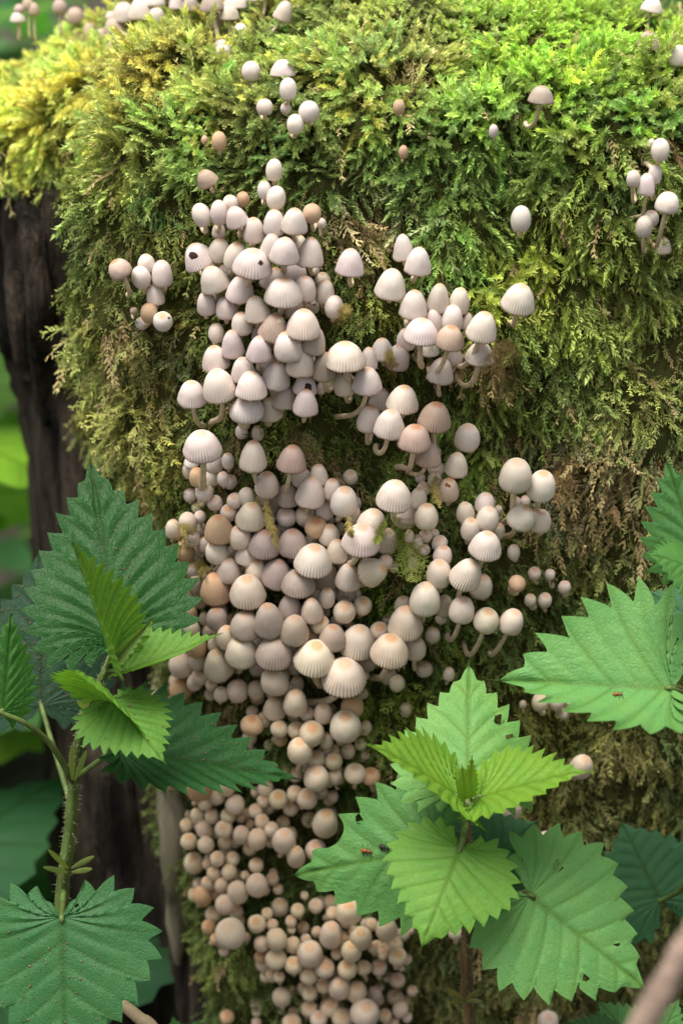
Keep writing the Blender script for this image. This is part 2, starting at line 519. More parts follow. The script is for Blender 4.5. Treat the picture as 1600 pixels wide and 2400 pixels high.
TILES[(400, 680, 400 / 1568)] = """1180 205 250 200 15 bg-
795 195 215 230 -10 b
657 325 180 200 -5 d
423 393 145 160 0 e
572 515 195 240 -3 b
950 370 255 250 15 bp|pinkish bell mushroom with a torn white and orange patch at its top
1220 335 290 270 3 b
1310 480 220 240 15 bg
820 395 130 170 10 b-
815 560 215 235 5 b
1080 540 240 260 -5 d
1195 675 240 270 8 b
415 645 230 225 -8 b
670 750 210 220 -5 b
900 700 210 180 20 b-
970 800 240 260 10 b
450 900 285 285 -12 b 370 1240|large flared bell mushroom with an orange tip on a pale green stem
200 975 245 235 0 b 310 1260|rosy pleated bell mushroom on a curved stem at the left of the upper cluster
742 895 260 255 0 b
1410 720 200 250 10 bg
1235 880 200 200 10 b|bell mushroom with a dark torn rim in the upper cluster
1380 910 80 180 0 d-
1450 870 100 100 0 d-
1045 1000 205 210 8 b
1240 1050 215 240 3 b
705 1120 295 230 -3 dw
920 1110 200 210 -3 bw
650 1300 110 120 0 e-
800 1315 110 130 0 e-"""
TILES[(700, 520, 550 / 1568)] = """342 287 170 180 5 b|beige bell mushroom alone on moss right of the upper cluster
697 185 128 170 -5 bw
795 280 158 178 5 bw
613 437 190 200 8 bw
765 570 170 190 5 bw
930 525 140 180 5 b
1068 545 128 175 3 d
1020 655 135 165 5 d
900 670 120 175 0 b
1120 670 80 160 10 b
815 750 215 175 5 b 750 900
1005 790 180 160 8 bp 880 935
1220 720 185 195 10 bw 1060 860
1207 895 175 150 3 bw 1050 970
945 1008 160 170 8 bw
1043 908 98 98 0 e
715 795 120 140 0 d-
875 860 120 70 0 b-
1465 535 205 195 10 bw 1400 690|large white pleated bell mushroom standing alone on moss at the right
555 865 145 150 0 bw-
660 920 145 165 10 d-
465 925 110 145 0 b
310 918 245 190 0 b
305 1095 130 155 0 d
455 1075 185 175 0 b 250 1310
545 1195 145 145 10 bg-
693 1200 195 180 8 b
470 1330 150 175 10 d
605 1365 190 190 5 b 520 1500
905 1320 200 190 8 bp 905 1500
1120 1455 160 165 3 dw|bright white dome mushroom alone at the moss edge under the right clusters
770 1460 205 175 5 bp 640 1650"""
TILES[(380, 1000, 400 / 1568)] = """375 205 320 270 -3 b 480 545|largest rosy pleated bell mushroom on a thick curved stem at the moss fringe
270 330 130 90 0 b-
485 345 155 170 15 dw-
605 315 110 150 0 ew
838 285 235 275 3 b 890 520
1190 310 245 245 8 bp 1060 540|brown-ribbed bell mushroom with an orange top and a bent stem
330 475 145 165 -8 do
455 480 130 140 0 d-
560 480 105 130 0 e
388 602 150 130 0 t
485 700 135 145 0 t
965 550 205 220 5 d
775 640 140 155 0 ew
665 680 135 150 -5 t
612 790 150 170 0 t
815 840 245 245 10 b
1285 480 175 165 8 b
1440 455 150 190 -5 d
1160 640 200 210 -2 bg
1365 615 245 270 8 b
1140 830 170 175 0 tw
1320 815 190 220 5 t
900 690 110 80 0 d-
1030 720 110 150 0 d-
240 880 160 180 -10 e
350 825 105 110 0 t
110 950 140 170 0 d
525 955 245 245 -3 bo|tan bell mushroom with strong cream ribs beside the dark nettle leaf
370 950 100 140 -5 d-
280 1030 150 150 0 d
400 1090 110 150 0 d
720 1030 200 200 -3 d
510 1160 200 195 -15 d
215 1150 170 180 0 do
285 1300 160 140 0 t
345 1210 80 110 0 e-
615 1330 215 215 0 b
780 1185 195 185 5 b
935 1090 270 245 5 bg
1200 1085 260 240 2 bg
865 1330 185 195 3 d
1050 1360 260 260 15 bg
1385 1245 325 270 8 bw
1250 1450 290 230 5 bg
1410 920 195 180 5 to
1370 1050 110 140 0 d
430 1375 130 110 0 d-
310 1445 120 150 0 d
495 1500 265 270 -3 bo|cream and tan ribbed bell mushroom right of the nettle leaf tip
790 1530 300 280 0 bw|white ragged bell mushroom with a split skirt and brown specks
740 1340 90 170 0 d-
655 1195 90 100 0 t-
1110 945 120 80 0 d-
180 1310 80 120 0 d-"""
TILES[(720, 1000, 400 / 1568)] = """225 585 155 180 3 d
160 770 160 180 0 d
338 705 235 245 5 dw
425 810 115 170 15 d
200 1010 185 180 5 d
300 935 90 130 0 e-
205 870 90 90 0 d-
795 650 300 270 5 b 850 850|large white bell mushroom with a brownish rim under the green moss pad
895 820 200 230 10 d-
590 890 245 220 15 b
490 1060 320 270 5 b
730 1060 180 220 10 d-
270 1150 185 210 3 b
175 1380 210 250 12 b-
375 1390 215 240 5 b
590 1335 250 230 70 b|bell mushroom lying on its side with its tip to the right
1015 665 150 185 5 d
1065 570 120 125 0 t
1170 490 130 130 0 d
1290 590 180 205 3 dp|pinkish dome mushroom with two orange pits at its top
1365 365 195 215 5 bw
1105 265 220 230 5 bp 920 440
1180 395 150 110 0 d-
1035 470 95 70 0 e-
1090 835 205 220 3 d
1085 1000 120 130 0 t
1165 985 90 125 5 t
1215 1070 140 120 5 t
1010 1065 100 150 0 d
935 1010 90 165 5 d
1075 1130 100 110 0 t
1240 1190 165 160 5 d
1205 1360 215 235 0 dw
950 1150 70 130 0 e
975 1260 100 130 10 e
720 1245 130 140 10 t
795 1290 80 100 10 e-
320 1265 100 110 0 d-"""
TILES[(380, 1320, 400 / 1568)] = """220 290 140 180 -5 d
350 330 130 240 0 dw-
250 460 135 165 -5 eo
160 550 110 150 0 do
275 610 150 140 0 d
390 510 90 130 0 d-
510 520 190 200 0 dg
430 640 110 130 0 d-
645 510 90 100 0 t-
770 580 265 250 3 bg
595 690 180 205 5 d
480 745 115 140 0 d
320 775 180 175 0 do
985 530 255 300 -3 bg
1175 410 205 215 0 bg
1215 625 255 260 5 bg|grey speckled bell mushroom with a wide ochre top
1375 440 190 220 -5 b
1450 560 165 130 25 t
1365 690 160 170 5 t
735 820 280 275 0 bw
1035 830 320 290 5 bg|widest grey-lilac bell mushroom with a pale knob on top
520 940 250 275 -5 bw
1400 890 350 290 8 bw|very broad white bell mushroom with a frayed rim and ochre top
175 930 215 205 -5 e
330 910 150 145 0 d
345 1045 150 130 0 t
300 1105 130 130 0 d
135 1075 140 110 0 e
175 1165 200 170 0 do
455 1115 110 100 0 t
695 1170 185 205 0 e
865 1165 150 175 0 e
1040 1090 240 240 -5 d
885 965 160 140 0 d-
1220 970 120 110 0 d-
700 950 90 90 0 d-
830 1365 110 110 0 t
1035 1335 195 205 0 b
1225 1285 205 235 3 d
1335 1385 130 140 10 t
1480 1385 165 170 0 d
940 1435 135 140 0 t
1075 1520 150 150 0 t
1240 1110 120 130 0 d-
1215 1410 120 80 0 d-
545 1210 130 130 0 d
830 1500 200 150 0 do
1500 450 80 100 0 d-
1410 290 130 130 0 d-
950 670 100 100 0 d-"""
TILES[(680, 1320, 400 / 1568)] = """335 325 145 185 10 d
505 300 180 140 0 d-
500 445 195 185 10 t
665 390 165 200 10 t
425 540 120 110 0 d-
390 690 235 225 3 bg
620 735 310 290 5 bw
820 630 180 185 0 t
900 520 100 90 0 t-
1055 560 290 295 0 b|rosy-rimmed cone-shaped bell mushroom at the right of the dense cluster
910 815 320 280 5 b 745 1065|white fan-ribbed bell mushroom on a short hooked stem
1145 795 185 195 5 d
490 1060 375 300 3 bw 170 1290|widest open white bell mushroom on a long bent stem
590 910 110 110 0 d-
710 930 135 120 0 d-
680 1030 90 110 0 t
1035 390 150 150 0 d-
1235 340 260 290 3 dw
1405 395 150 210 5 d
900 1030 150 140 0 e-
980 1100 140 140 5 e
1230 970 155 120 0 e-
1310 660 130 140 0 e-
570 1320 200 185 5 eo
505 1513 270 250 0 dw|round white ribbed dome mushroom on moss above the nettle leaf with a bite
610 290 90 120 0 e-
1060 1345 110 150 0 e-
1455 1020 100 140 0 d
690 1510 110 140 0 e-
1380 520 100 70 0 d-"""
TILES[(1020, 1060, 380 / 1568)] = """765 250 295 300 5 dw 600 720|tall white dome mushroom on a thick straight stem, highest of the right cluster
1015 345 255 270 3 dw 840 640|white dome mushroom leaning against the tallest one of the right cluster
475 505 185 190 5 d
285 590 165 185 -5 d
497 655 205 215 8 d
335 755 175 200 0 d
820 645 250 235 25 dw 630 840
1000 680 210 200 10 dw
605 760 125 145 10 e
605 565 80 110 10 e
780 485 85 110 5 e-
865 475 95 110 5 e-
480 915 285 265 8 bw 430 1110
755 965 115 150 0 ew|small white egg mushroom with a moss tip over it below the right cluster
290 1195 285 285 22 bw 255 1430
435 1310 200 220 10 d-
250 1535 230 240 5 d 110 1740
485 1640 230 215 10 dw 270 1840
725 1650 220 230 15 dw 540 1920|white dome mushroom with a split front on a long slanting stem
790 1270 160 115 60 eo|bright orange egg mushroom lying on its side over dark moss
955 1170 120 125 5 t
1105 1180 95 95 0 e
1245 1305 115 125 0 e
915 1430 110 115 0 e
1055 1430 130 140 5 e"""
TILES[(370, 1660, 430 / 1568)] = """1180 185 140 155 0 t
1315 215 205 200 5 t
1440 275 110 130 5 d
1215 370 200 200 0 d
1050 270 110 100 0 do-
1357 435 145 160 0 t
1500 450 140 160 0 t
1355 605 205 180 0 d
1510 590 130 120 0 d
130 600 170 165 0 do|dark orange-brown mushroom beside the pale dead wood
310 490 130 120 0 do
445 570 135 135 5 e
350 675 205 205 0 bo|ochre ribbed mushroom under the drooping dark nettle leaf
265 585 70 90 0 e-
590 670 130 155 0 d
510 745 130 140 0 e
405 805 125 110 0 e
660 820 155 155 5 ew
920 685 130 145 0 e
830 715 70 90 0 e
900 790 105 110 0 t
1030 775 155 165 0 t
1170 725 125 165 3 t
1275 770 165 180 0 t
1135 850 130 110 0 e-
340 915 120 155 0 e
265 910 60 90 0 e-
465 920 120 140 -10 t
600 920 125 120 -5 e
835 875 115 110 0 t
765 905 90 110 0 e-
710 930 90 90 0 e-
245 995 105 95 0 e
400 1030 140 170 -10 e
565 1035 145 130 0 t
790 995 80 80 0 t-
890 965 120 125 0 t
970 1035 120 130 0 ew
715 1080 140 150 0 e
660 1130 110 110 0 e-
850 1115 155 175 0 e
960 1150 70 120 0 e-
1080 1135 195 190 3 d
265 1135 135 115 0 e
410 1165 135 125 0 e
310 1320 165 180 0 e-
510 1285 120 135 0 e
640 1285 115 110 0 e
840 1340 120 110 0 e
1070 975 110 110 0 e-
1290 950 120 120 0 e-
1430 980 200 230 5 dw
1180 1265 150 175 0 d
1350 1220 170 140 0 d
120 395 90 60 0 do"""
TILES[(420, 2000, 380 / 1568)] = """335 195 130 140 -5 e
483 180 140 155 0 e
275 290 120 150 -5 e
415 310 135 170 -5 e
220 415 170 200 -25 eo
640 215 85 95 0 e
565 375 190 230 -10 ew
750 305 200 225 0 e
445 495 180 190 -5 e
330 590 150 150 0 e-
555 570 130 150 5 e-
285 710 135 140 0 eo
495 770 275 270 -10 ew|largest pale egg mushroom at the foot of the lower clump
350 830 100 115 0 eo
650 810 80 100 0 e
750 680 165 195 0 t
850 580 105 105 0 t
975 520 165 180 0 e-
1145 550 130 130 0 t
900 690 110 150 0 t
1080 655 110 100 0 e
1085 735 80 60 0 e
1320 505 135 130 0 t
1210 405 75 75 0 e
1485 580 130 130 0 e
1415 625 60 80 0 e-
1330 760 100 130 0 e
1470 780 215 260 0 d
940 830 190 220 0 e
795 875 140 175 0 e
1100 885 145 165 0 e
1225 830 100 90 0 t
1265 975 235 225 0 d
785 1000 120 100 0 eo
935 1020 195 180 0 e
1105 1080 165 175 0 t
965 1195 105 115 0 t
1250 1180 165 190 0 t
1410 1110 185 200 10 t
1395 1280 140 150 0 t
1260 1350 145 140 0 t
990 1390 170 210 -5 e
1085 1330 110 130 0 e-
1255 1500 155 175 0 t
1455 1485 180 195 0 t
1185 1450 80 100 0 e-
1110 1530 105 100 0 t
1350 1600 160 120 0 t
1090 1640 180 60 0 e
465 1580 135 105 0 eo
395 1150 120 150 0 eo-
955 345 100 90 0 e-"""
TILES[(680, 1980, 320 / 1568)] = """670 770 280 270 0 d
810 1075 245 240 0 d
700 1220 220 220 0 d
535 1250 130 140 0 t
1120 735 165 190 0 d
1100 960 230 260 0 d
1180 1160 220 170 0 d-
945 1180 115 125 0 t
1060 1255 125 130 0 t
1230 1280 200 195 8 t
1280 1395 110 110 0 t-
655 1425 210 210 0 t
840 1410 165 205 0 t
1015 1405 175 175 8 t
560 1640 225 255 0 d
755 1680 225 280 5 d
965 1715 160 195 0 e
1230 1550 170 185 0 t
1200 1745 180 200 0 e-
1400 1675 120 135 0 t
850 1940 310 270 10 dw|largest pale dome mushroom at the bottom of the button carpet
1090 1960 150 160 0 e
1265 1890 170 190 5 e
1340 1980 110 120 0 e
1200 2030 100 80 0 t
600 1990 230 170 0 t"""
TILES[(0, 0, 700 / 1568)] = """105 50 55 45 0 dp 105 150
97 98 75 45 0 b 100 170
150 30 60 60 0 dp 155 160
180 55 60 65 0 dp 185 170
317 42 75 70 0 dp 318 150
400 93 88 85 0 dp 398 190
478 175 70 90 0 dp 485 250
540 200 60 80 0 dp 555 290
605 148 110 90 -8 bp 625 250
582 85 50 40 0 b 590 200
655 80 120 105 -5 b 665 210
745 60 125 120 0 b 755 205
825 92 78 82 0 d 835 205
607 260 85 80 0 dp 640 335
640 200 70 40 0 b 650 260
815 8 100 40 0 b 820 160
1000 30 85 75 0 bg 965 200
1115 30 120 80 -5 bg 1150 225
1135 110 75 85 0 dp 1150 200
1205 75 95 85 0 b 1208 215
1265 165 70 72 0 ew 1265 230
1490 70 90 105 20 b 1390 215|torn mushroom with a sharply bent white stem on the mossy top
1165 250 95 60 0 b 1160 300
1173 285 80 80 0 dw 1180 330
1165 425 62 85 0 e 1170 480
1318 375 93 90 0 e 1345 515|round button on a curved stem under the mossy top beside the ribbed umbrella
1485 370 120 95 0 b 1400 512|small ribbed umbrella mushroom with frayed stem among five buttons
1513 468 85 100 0 e 1510 560
1390 563 82 75 0 e
1500 570 55 65 0 t
1150 740 75 85 0 eo
1075 735 35 40 0 eo
355 435 88 75 -5 dp
218 425 35 40 0 dp
1240 15 120 90 0 b 1255 130
925 15 70 90 0 b 870 165
1350 -20 110 60 0 b 1335 105
1395 -30 90 60 0 b 1375 115
555 355 40 50 0 dp"""
TILES[(400, 100, 400 / 1568)] = """1145 750 150 155 0 ew
1270 635 175 170 5 ew"""
TILES[(1150, 0, 450 / 1568)] = """1310 60 165 130 10 b 1258 290|ribbed bell mushroom on a straight white stem above the dark ribbed one
1278 355 165 160 0 bp 1140 580|dark ribbed bell mushroom on a slanting stem at the mossy right shoulder
1520 475 140 160 0 d 1370 680|pale mushroom on a slanting stem at the stump's right side
405 795 190 155 5 bg 290 1000|grey ribbed mushroom with a thin stem tucked under bright moss
20 1070 70 130 0 ew|small white egg mushroom alone on dark moss under the stump top
1380 1225 140 160 0 ew 1240 1340
1335 1425 105 150 0 e 1300 1580
1160 1460 105 125 0 ew 1160 1570
1260 1525 130 180 0 d 1110 1800
1430 1675 180 170 8 d 1280 1960
1305 1785 115 120 5 e 1250 1900
1250 1850 130 160 0 ew 1210 1960
1390 2020 150 140 0 b-
245 1790 155 190 0 ew|white egg mushroom with a fine line down it alone on the moss
1308 1170 50 70 0 e"""
TILES[(240, 580, 200 / 1568)] = """335 430 400 350 -30 dp 520 840|pinkish mushroom leaning on a curved stem, outermost of the small left cluster
820 320 310 310 0 d
715 545 330 360 -10 ew
1115 515 360 450 0 d
990 890 310 380 -5 d
865 1205 300 330 0 eo
735 1390 240 160 0 e-
1110 1355 330 270 0 tw|white button with a black dot at the foot of the small left cluster
580 1165 130 120 0 ep"""
TILES[(1100, 1600, 320 / 1568)] = """805 220 180 195 0 ew
990 210 180 180 0 ew|white button with a dark hole under the big pale green nettle leaf
1200 230 165 160 0 e
1070 355 120 110 0 e
610 250 80 120 0 e
1265 970 240 250 20 d|pale dome mushroom behind the tip of a narrow nettle leaf
480 1460 200 220 5 d
590 1665 140 170 10 eo
860 1840 220 230 0 d|shaded dome mushroom behind the upper teeth of the round nettle leaf"""
TILES[(640, 1500, 760 / 1568)] = """1325 1845 95 80 0 d
880 1412 68 60 0 e
395 650 100 80 0 d
470 665 90 70 0 do
640 680 90 100 0 d
865 1325 70 60 0 e"""
TILES[(700, 0, 600 / 1568)] = """612 655 70 80 0 eo
640 932 55 75 0 eo"""

CLUSTERS = [  # x0 y0 x1 y1 phrase
    (0, -50, 240, 260, 'on the far shoulder'),
    (240, -50, 720, 180, 'in the row on the stump top'),
    (400, 100, 800, 340, 'in the loose group'),
    (240, 580, 410, 790, 'in the cluster by the bark'),
    (1380, 280, 1600, 640, 'in the sparse group'),
    (1030, 0, 1600, 560, 'on the upper right moss'),
    (410, 380, 860, 1030, 'in the tall upper cluster'),
    (860, 540, 1170, 920, 'in the white cluster'),
    (810, 880, 1140, 1130, 'in the middle band'),
    (1050, 1060, 1330, 1330, 'in the long-stemmed cluster'),
    (1170, 1300, 1360, 1440, 'in the tiny-button scatter'),
    (1000, 1290, 1240, 1500, 'in the slanting-stem row'),
    (380, 1000, 620, 1660, 'at the nettle-side dense cluster'),
    (620, 1000, 830, 1640, 'in the mid dense cluster'),
    (830, 1000, 1100, 1640, 'at the moss-side dense cluster'),
    (540, 1630, 1000, 1880, 'between the two nettle plants'),
    (370, 1740, 800, 2060, 'in the drift under the drooping leaf'),
    (420, 2000, 690, 2260, 'in the tight clump beside the dark hollow'),
    (1200, 1580, 1400, 1720, 'in the four-button row'),
    (540, 1980, 1010, 2420, 'in the button carpet'),
    (0, 0, 1600, 2400, 'behind the nettle leaves'),
]
def cluster_of(x, y):
    for x0, y0, x1, y1, s in CLUSTERS:
        if x0 <= x <= x1 and y0 <= y <= y1: return s
    return CLUSTERS[-1][4]

MUSH = []
for (ox, oy, sc), txt in TILES.items():
    for ln in txt.split('\n'):
        ln, _, lab = ln.partition('|')
        f = ln.split()
        x, y, w, h, tilt = [float(a) for a in f[:5]]
        code = f[5]
        foot = (ox + float(f[6]) * sc, oy + float(f[7]) * sc) if len(f) > 7 else None
        MUSH.append(dict(x=ox + x * sc, y=oy + y * sc, w=w * sc * 1.08, h=h * sc * 1.07, tilt=math.radians(tilt), k=code[0],
                         hue=next((c for c in code[1:] if c in 'gpwo'), ''), back='-' in code, foot=foot, lab=lab.strip()))

# tiny buttons deep in the gaps of the crowded clusters
for x0, y0, x1, y1, n_ in ((410, 1090, 620, 1640, 40), (620, 1110, 860, 1640, 34), (580, 1640, 870, 1830, 34), (420, 1800, 780, 2040, 30), (450, 2040, 640, 2230, 14), (600, 2100, 960, 2400, 40)):
    for _ in range(n_):
        w_ = R.uniform(22, 36)
        MUSH.append(dict(x=R.uniform(x0, x1), y=R.uniform(y0, y1), w=w_, h=w_ * R.uniform(0.95, 1.15), tilt=R.uniform(-0.2, 0.2), k=R.choice('eett'), hue='', back=True, foot=None, lab=''))

def rough_dirs(mu):
    """cap axis in camera space (right, up, towards camera)"""
    delta = PITCH + math.atan((mu['y'] - 1200) / FPX)
    phi = {'b': delta * 0.85 + 0.40, 'd': delta * 0.85 + 0.42, 'e': delta * 0.85 + 0.42, 't': 1.02}[mu['k']] + R.uniform(-0.08, 0.08)
    phi = max(0.05, min(1.15, phi))
    return phi

MOSS_T = 0.005
for mu in MUSH:
    mu['phi'] = rough_dirs(mu)
    r = ray_dir(mu['x'], mu['y'])
    loc, nn = hit(mu['x'], mu['y'])
    mu['ray'] = r
    top = mu['y'] < 200 and mu['foot'] is not None
    if top:
        fl, fn = hit(*mu['foot'])
        if fl is None: fl = at(mu['foot'][0], mu['foot'][1], -0.14)
        mu['base'] = fl
        dep = (fl - CAM).dot(FWD) - 0.002
        mu['dep0'] = dep; mu['dep'] = dep; mu['top'] = True
        continue
    mu['top'] = False
    if loc is None:
        loc = at(mu['x'], mu['y'], -0.05)
    hd = (loc - CAM).dot(FWD)
    W = mu['w'] / FPX * hd
    out_ = MOSS_T + (0.30 * W if mu['back'] else 0.62 * W + 0.004 + 0.012 * min(1, mu['w'] / 80) * R.uniform(0.5, 1.0))
    if mu['foot'] is not None: out_ += 0.006
    mu['dep0'] = hd - out_ * 0.6; mu['dep'] = hd - out_
# push overlapping caps apart along the line of sight, the larger or nearer one forwards
order = sorted(MUSH, key=lambda m: (not m['back'], m['w']))
for rank, m in enumerate(order): m['rank'] = rank
for it in range(40):
    moved = 0
    P = np.array([CAM + m['ray'] * m['dep'] for m in MUSH])
    D = np.linalg.norm(P[:, None] - P[None], axis=2)
    rr = np.array([0.5 * m['w'] / FPX * m['dep'] for m in MUSH])
    need = 0.80 * (rr[:, None] + rr[None])
    bad = np.argwhere(np.triu(D < need, 1))
    for a_, b_ in bad:
        A, B = MUSH[a_], MUSH[b_]
        if A['top'] and B['top']: continue
        fr, bk = (A, B) if A['rank'] > B['rank'] else (B, A)
        g = (need[a_, b_] - D[a_, b_])
        fr['dep'] -= g * 0.35; moved += 1
        if bk['dep'] < bk['dep0']: bk['dep'] += g * 0.2
    if not moved: break
for m in MUSH:
    m['dep'] = max(m['dep'], 0.50) if not m['top'] else m['dep']

# ---- cap shapes (unit width, unit height, rim at z = 0)
def cap_mesh(name, kind, seed, ragged=1.0, low=False):
    rg = random.Random(seed)
    npl = {'b': 36, 'd': 28, 'e': 22, 't': 22}[kind]
    amp = {'b': 0.015, 'd': 0.006, 'e': 0.0025, 't': 0.003}[kind]
    plk = {'b': 1.0, 'd': 0.45, 'e': 0.18, 't': 0.12}[kind]
    per = 2 if low else 4
    if low: npl //= 2; amp *= 0.4; plk *= 0.5
    seg = npl * per; rings = 9 if low else 18
    V = []; C = []
    off = Vector((rg.uniform(0, 50), rg.uniform(0, 50), rg.uniform(0, 50)))
    pw = [rg.uniform(0.75, 1.25) for _ in range(npl)]
    for q in range(rings + 1):
        t = q / rings
        if kind == 'b':
            th = t * math.pi / 2
            rr_ = 0.5 * math.sin(th) ** 0.95; z = math.cos(th) ** (1.18 + 0.1 * rg.random() * 0) 
            rr_ *= 1 + 0.05 * max(0, t - 0.75) * 4 * 0.5
        elif kind == 'd':
            th = t * 1.83
            rr_ = 0.5 * math.sin(min(th, math.pi / 2)) ** 0.92 if th < math.pi / 2 else 0.5 * (1 - 0.10 * ((th - math.pi / 2) / 0.26) ** 2 * 0.9)
            z = (math.cos(th) + 0.256) / 1.256
        else:
            th = t * 2.35
            rr_ = 0.5 * math.sin(th) ** (0.96 if th < math.pi / 2 else 1.0)
            z = (math.cos(th) - math.cos(2.35)) / (1 - math.cos(2.35))
        for s in range(seg):
            a = 2 * math.pi * s / seg
            ph = (s % per) / per
            rid = 0.5 + 0.5 * math.cos(2 * math.pi * ph)          # 1 on a ridge, 0 in a groove
            grow = max(0.0, (t - 0.22) / 0.78) ** 1.1
            am = amp * grow * pw[s // per]
            d = Vector((math.cos(a), math.sin(a), 0))
            wob = 1 + 0.045 * noise.noise(d * 0.9 + off) + 0.03 * noise.noise(Vector((d.x, d.y, z * 2)) * 1.6 + off)
            r_ = rr_ * wob + am * (rid - 0.5) * 2
            zz = z + 0.03 * noise.noise(Vector((d.x * 0.8, d.y * 0.8, t)) + off) * t
            if kind == 'b':
                edge = max(0, (t - 0.8) / 0.2) ** 2
                zz += ragged * edge * (0.030 * noise.noise(Vector((d.x * 4, d.y * 4, 7)) + off) + 0.012 * (rid - 0.5) + 0.03 * noise.noise(d * 1.3 - off))
            V.append((r_ * d.x, r_ * d.y, zz)); C.append((t, rid if t > 0.15 else 1.0, plk, 1))
    nouter = len(V)
    # under side: a short turned-in rim then the hollow with gills
    lastr = np.array(V[-seg:])
    for sc_, dz in (((0.90, 0.03), (0.70, 0.16), (0.42, 0.42), (0.10, 0.55)) if kind == 'b' else ((0.85, 0.02), (0.60, 0.10), (0.30, 0.16), (0.06, 0.18))):
        for s in range(seg):
            p_ = lastr[s]; gl = 0.03 * ((s % 2) - 0.5) * (1 if sc_ < 0.8 else 0.2)
            V.append((p_[0] * sc_, p_[1] * sc_, p_[2] + dz + gl)); C.append((1, 1, plk, 1))
    V = np.array(V); nr_ = len(V) // seg
    i = np.arange(nr_ - 1)[:, None] * seg; j = np.arange(seg)[None, :]; k = (j + 1) % seg
    F = np.stack([i + j, i + seg + j, i + seg + k, i + k], -1).reshape(-1, 4)
    me = mesh_np(name, V, F, True)
    attr(me, 'cap', 'FLOAT_COLOR', C)
    me.materials.append(M['cap']); me.materials.append(M['gill'])
    mi = np.zeros(len(F), dtype=np.int32); mi[rings * seg + seg:] = 1
    me.polygons.foreach_set('material_index', mi)
    return me, V, F, np.array(C)

CAPS = {}
for kk, n_ in (('b', 6), ('d', 5), ('e', 5), ('t', 3)):
    CAPS[kk] = [cap_mesh('cap_shape', kk, 100 * ord(kk) + q, 1.0) for q in range(n_)]
    CAPS[kk + 'low'] = [cap_mesh('cap_shape', kk, 100 * ord(kk) + q, 1.0, True) for q in range(3)]

HUE = {'g': (0.37, 0.305, 0.265), 'p': (0.43, 0.315, 0.25), 'w': (0.69, 0.635, 0.575), 'o': (0.52, 0.33, 0.18)}
def cap_colour(m):
    f = min(1, max(0, (m['y'] - 950) / 900)); g = min(1, max(0, (m['x'] - 900) / 300))
    up_ = np.array((0.66, 0.585, 0.54)); lo_ = np.array((0.62, 0.51, 0.38))
    c = up_ * (1 - f * (1 - 0.5 * g)) + lo_ * f * (1 - 0.5 * g)
    if m['hue']:
        h_ = np.array(HUE[m['hue']]); 
        if m['hue'] == 'w': h_ = h_ * (1 - 0.8 * f) + np.array((0.64, 0.53, 0.39)) * 0.8 * f
        c = 0.2 * c + 0.8 * h_
    v = R.uniform(0.88, 1.10)
    return (c[0] * v, c[1] * v * R.uniform(0.97, 1.03), c[2] * v * R.uniform(0.93, 1.06))

def cap_frame(m):
    """place, axes and size of the cap"""
    dep = m['dep']; px = dep / FPX
    W = m['w'] * px; ph = m['phi']; h = m['h'] * px
    lowk = {'b': 0.5, 'd': 0.46, 'e': 0.36, 't': 0.36}[m['k']]
    if m['k'] in 'et':
        H = W * (1.06 if m['k'] == 'e' else 0.98)
        if m['k'] == 'e': H = min(1.35, max(0.8, h / (m['w'] * px) * 1.02)) * W
    else:
        H = (h - lowk * W * math.sin(ph)) / max(0.5, math.cos(ph))
        H = min(1.25 * W, max(0.60 * W, H))
    t = m['tilt']
    upi = UPV * math.cos(t) + RGT * math.sin(t)
    axis = (upi * math.cos(ph) - FWD * math.sin(ph)).normalized()
    if m['k'] in 'et':
        orig = (CAM + m['ray'] * dep) - axis * (H * 0.45)
    else:
        cen = 0.5 * (H * math.cos(ph) - lowk * W * math.sin(ph))
        orig = (CAM + m['ray'] * dep) - upi * cen
    sx_ = axis.cross(Vector((0.3, 1, 0.1))).normalized()
    a = R.uniform(0, 6.28)
    ex = (Matrix.Rotation(a, 3, axis) @ sx_)
    ey = axis.cross(ex)
    return orig, ex, ey, axis, W, H

def stem_curve(m, orig, axis, W, H):
    if m['top']:
        base = m['base'].copy(); base.z -= 0.003
        nn = Vector((0, -0.2, 1)).normalized()
    else:
        fx, fy = m['foot'] if m['foot'] else (m['x'] + R.uniform(-0.25, 0.25) * m['w'], m['y'] + 0.20 * m['h'] + R.uniform(0.0, 0.35) * m['w'])
        loc, nn = hit(fx, fy)
        if loc is None or (loc - orig).length > 0.075:
            loc, nn, ii, dd = BV.find_nearest(orig + Vector((0, 0.01, -0.4 * W - 0.004)))
        nn = nn if nn.dot(FWD) < 0 else -nn
        base = loc - nn * 0.002
    tip = orig + axis * H * 0.35
    L = (tip - base).length
    c1 = base + (nn * 0.75 + Vector((0, 0, 0.15))).normalized() * L * 0.42
    c2 = tip - axis * L * 0.48
    T = np.linspace(0, 1, 11)[:, None]
    b, p1, p2, e = [np.array(v) for v in (base, c1, c2, tip)]
    return base, (1 - T) ** 3 * b + 3 * (1 - T) ** 2 * T * p1 + 3 * (1 - T) * T * T * p2 + T ** 3 * e

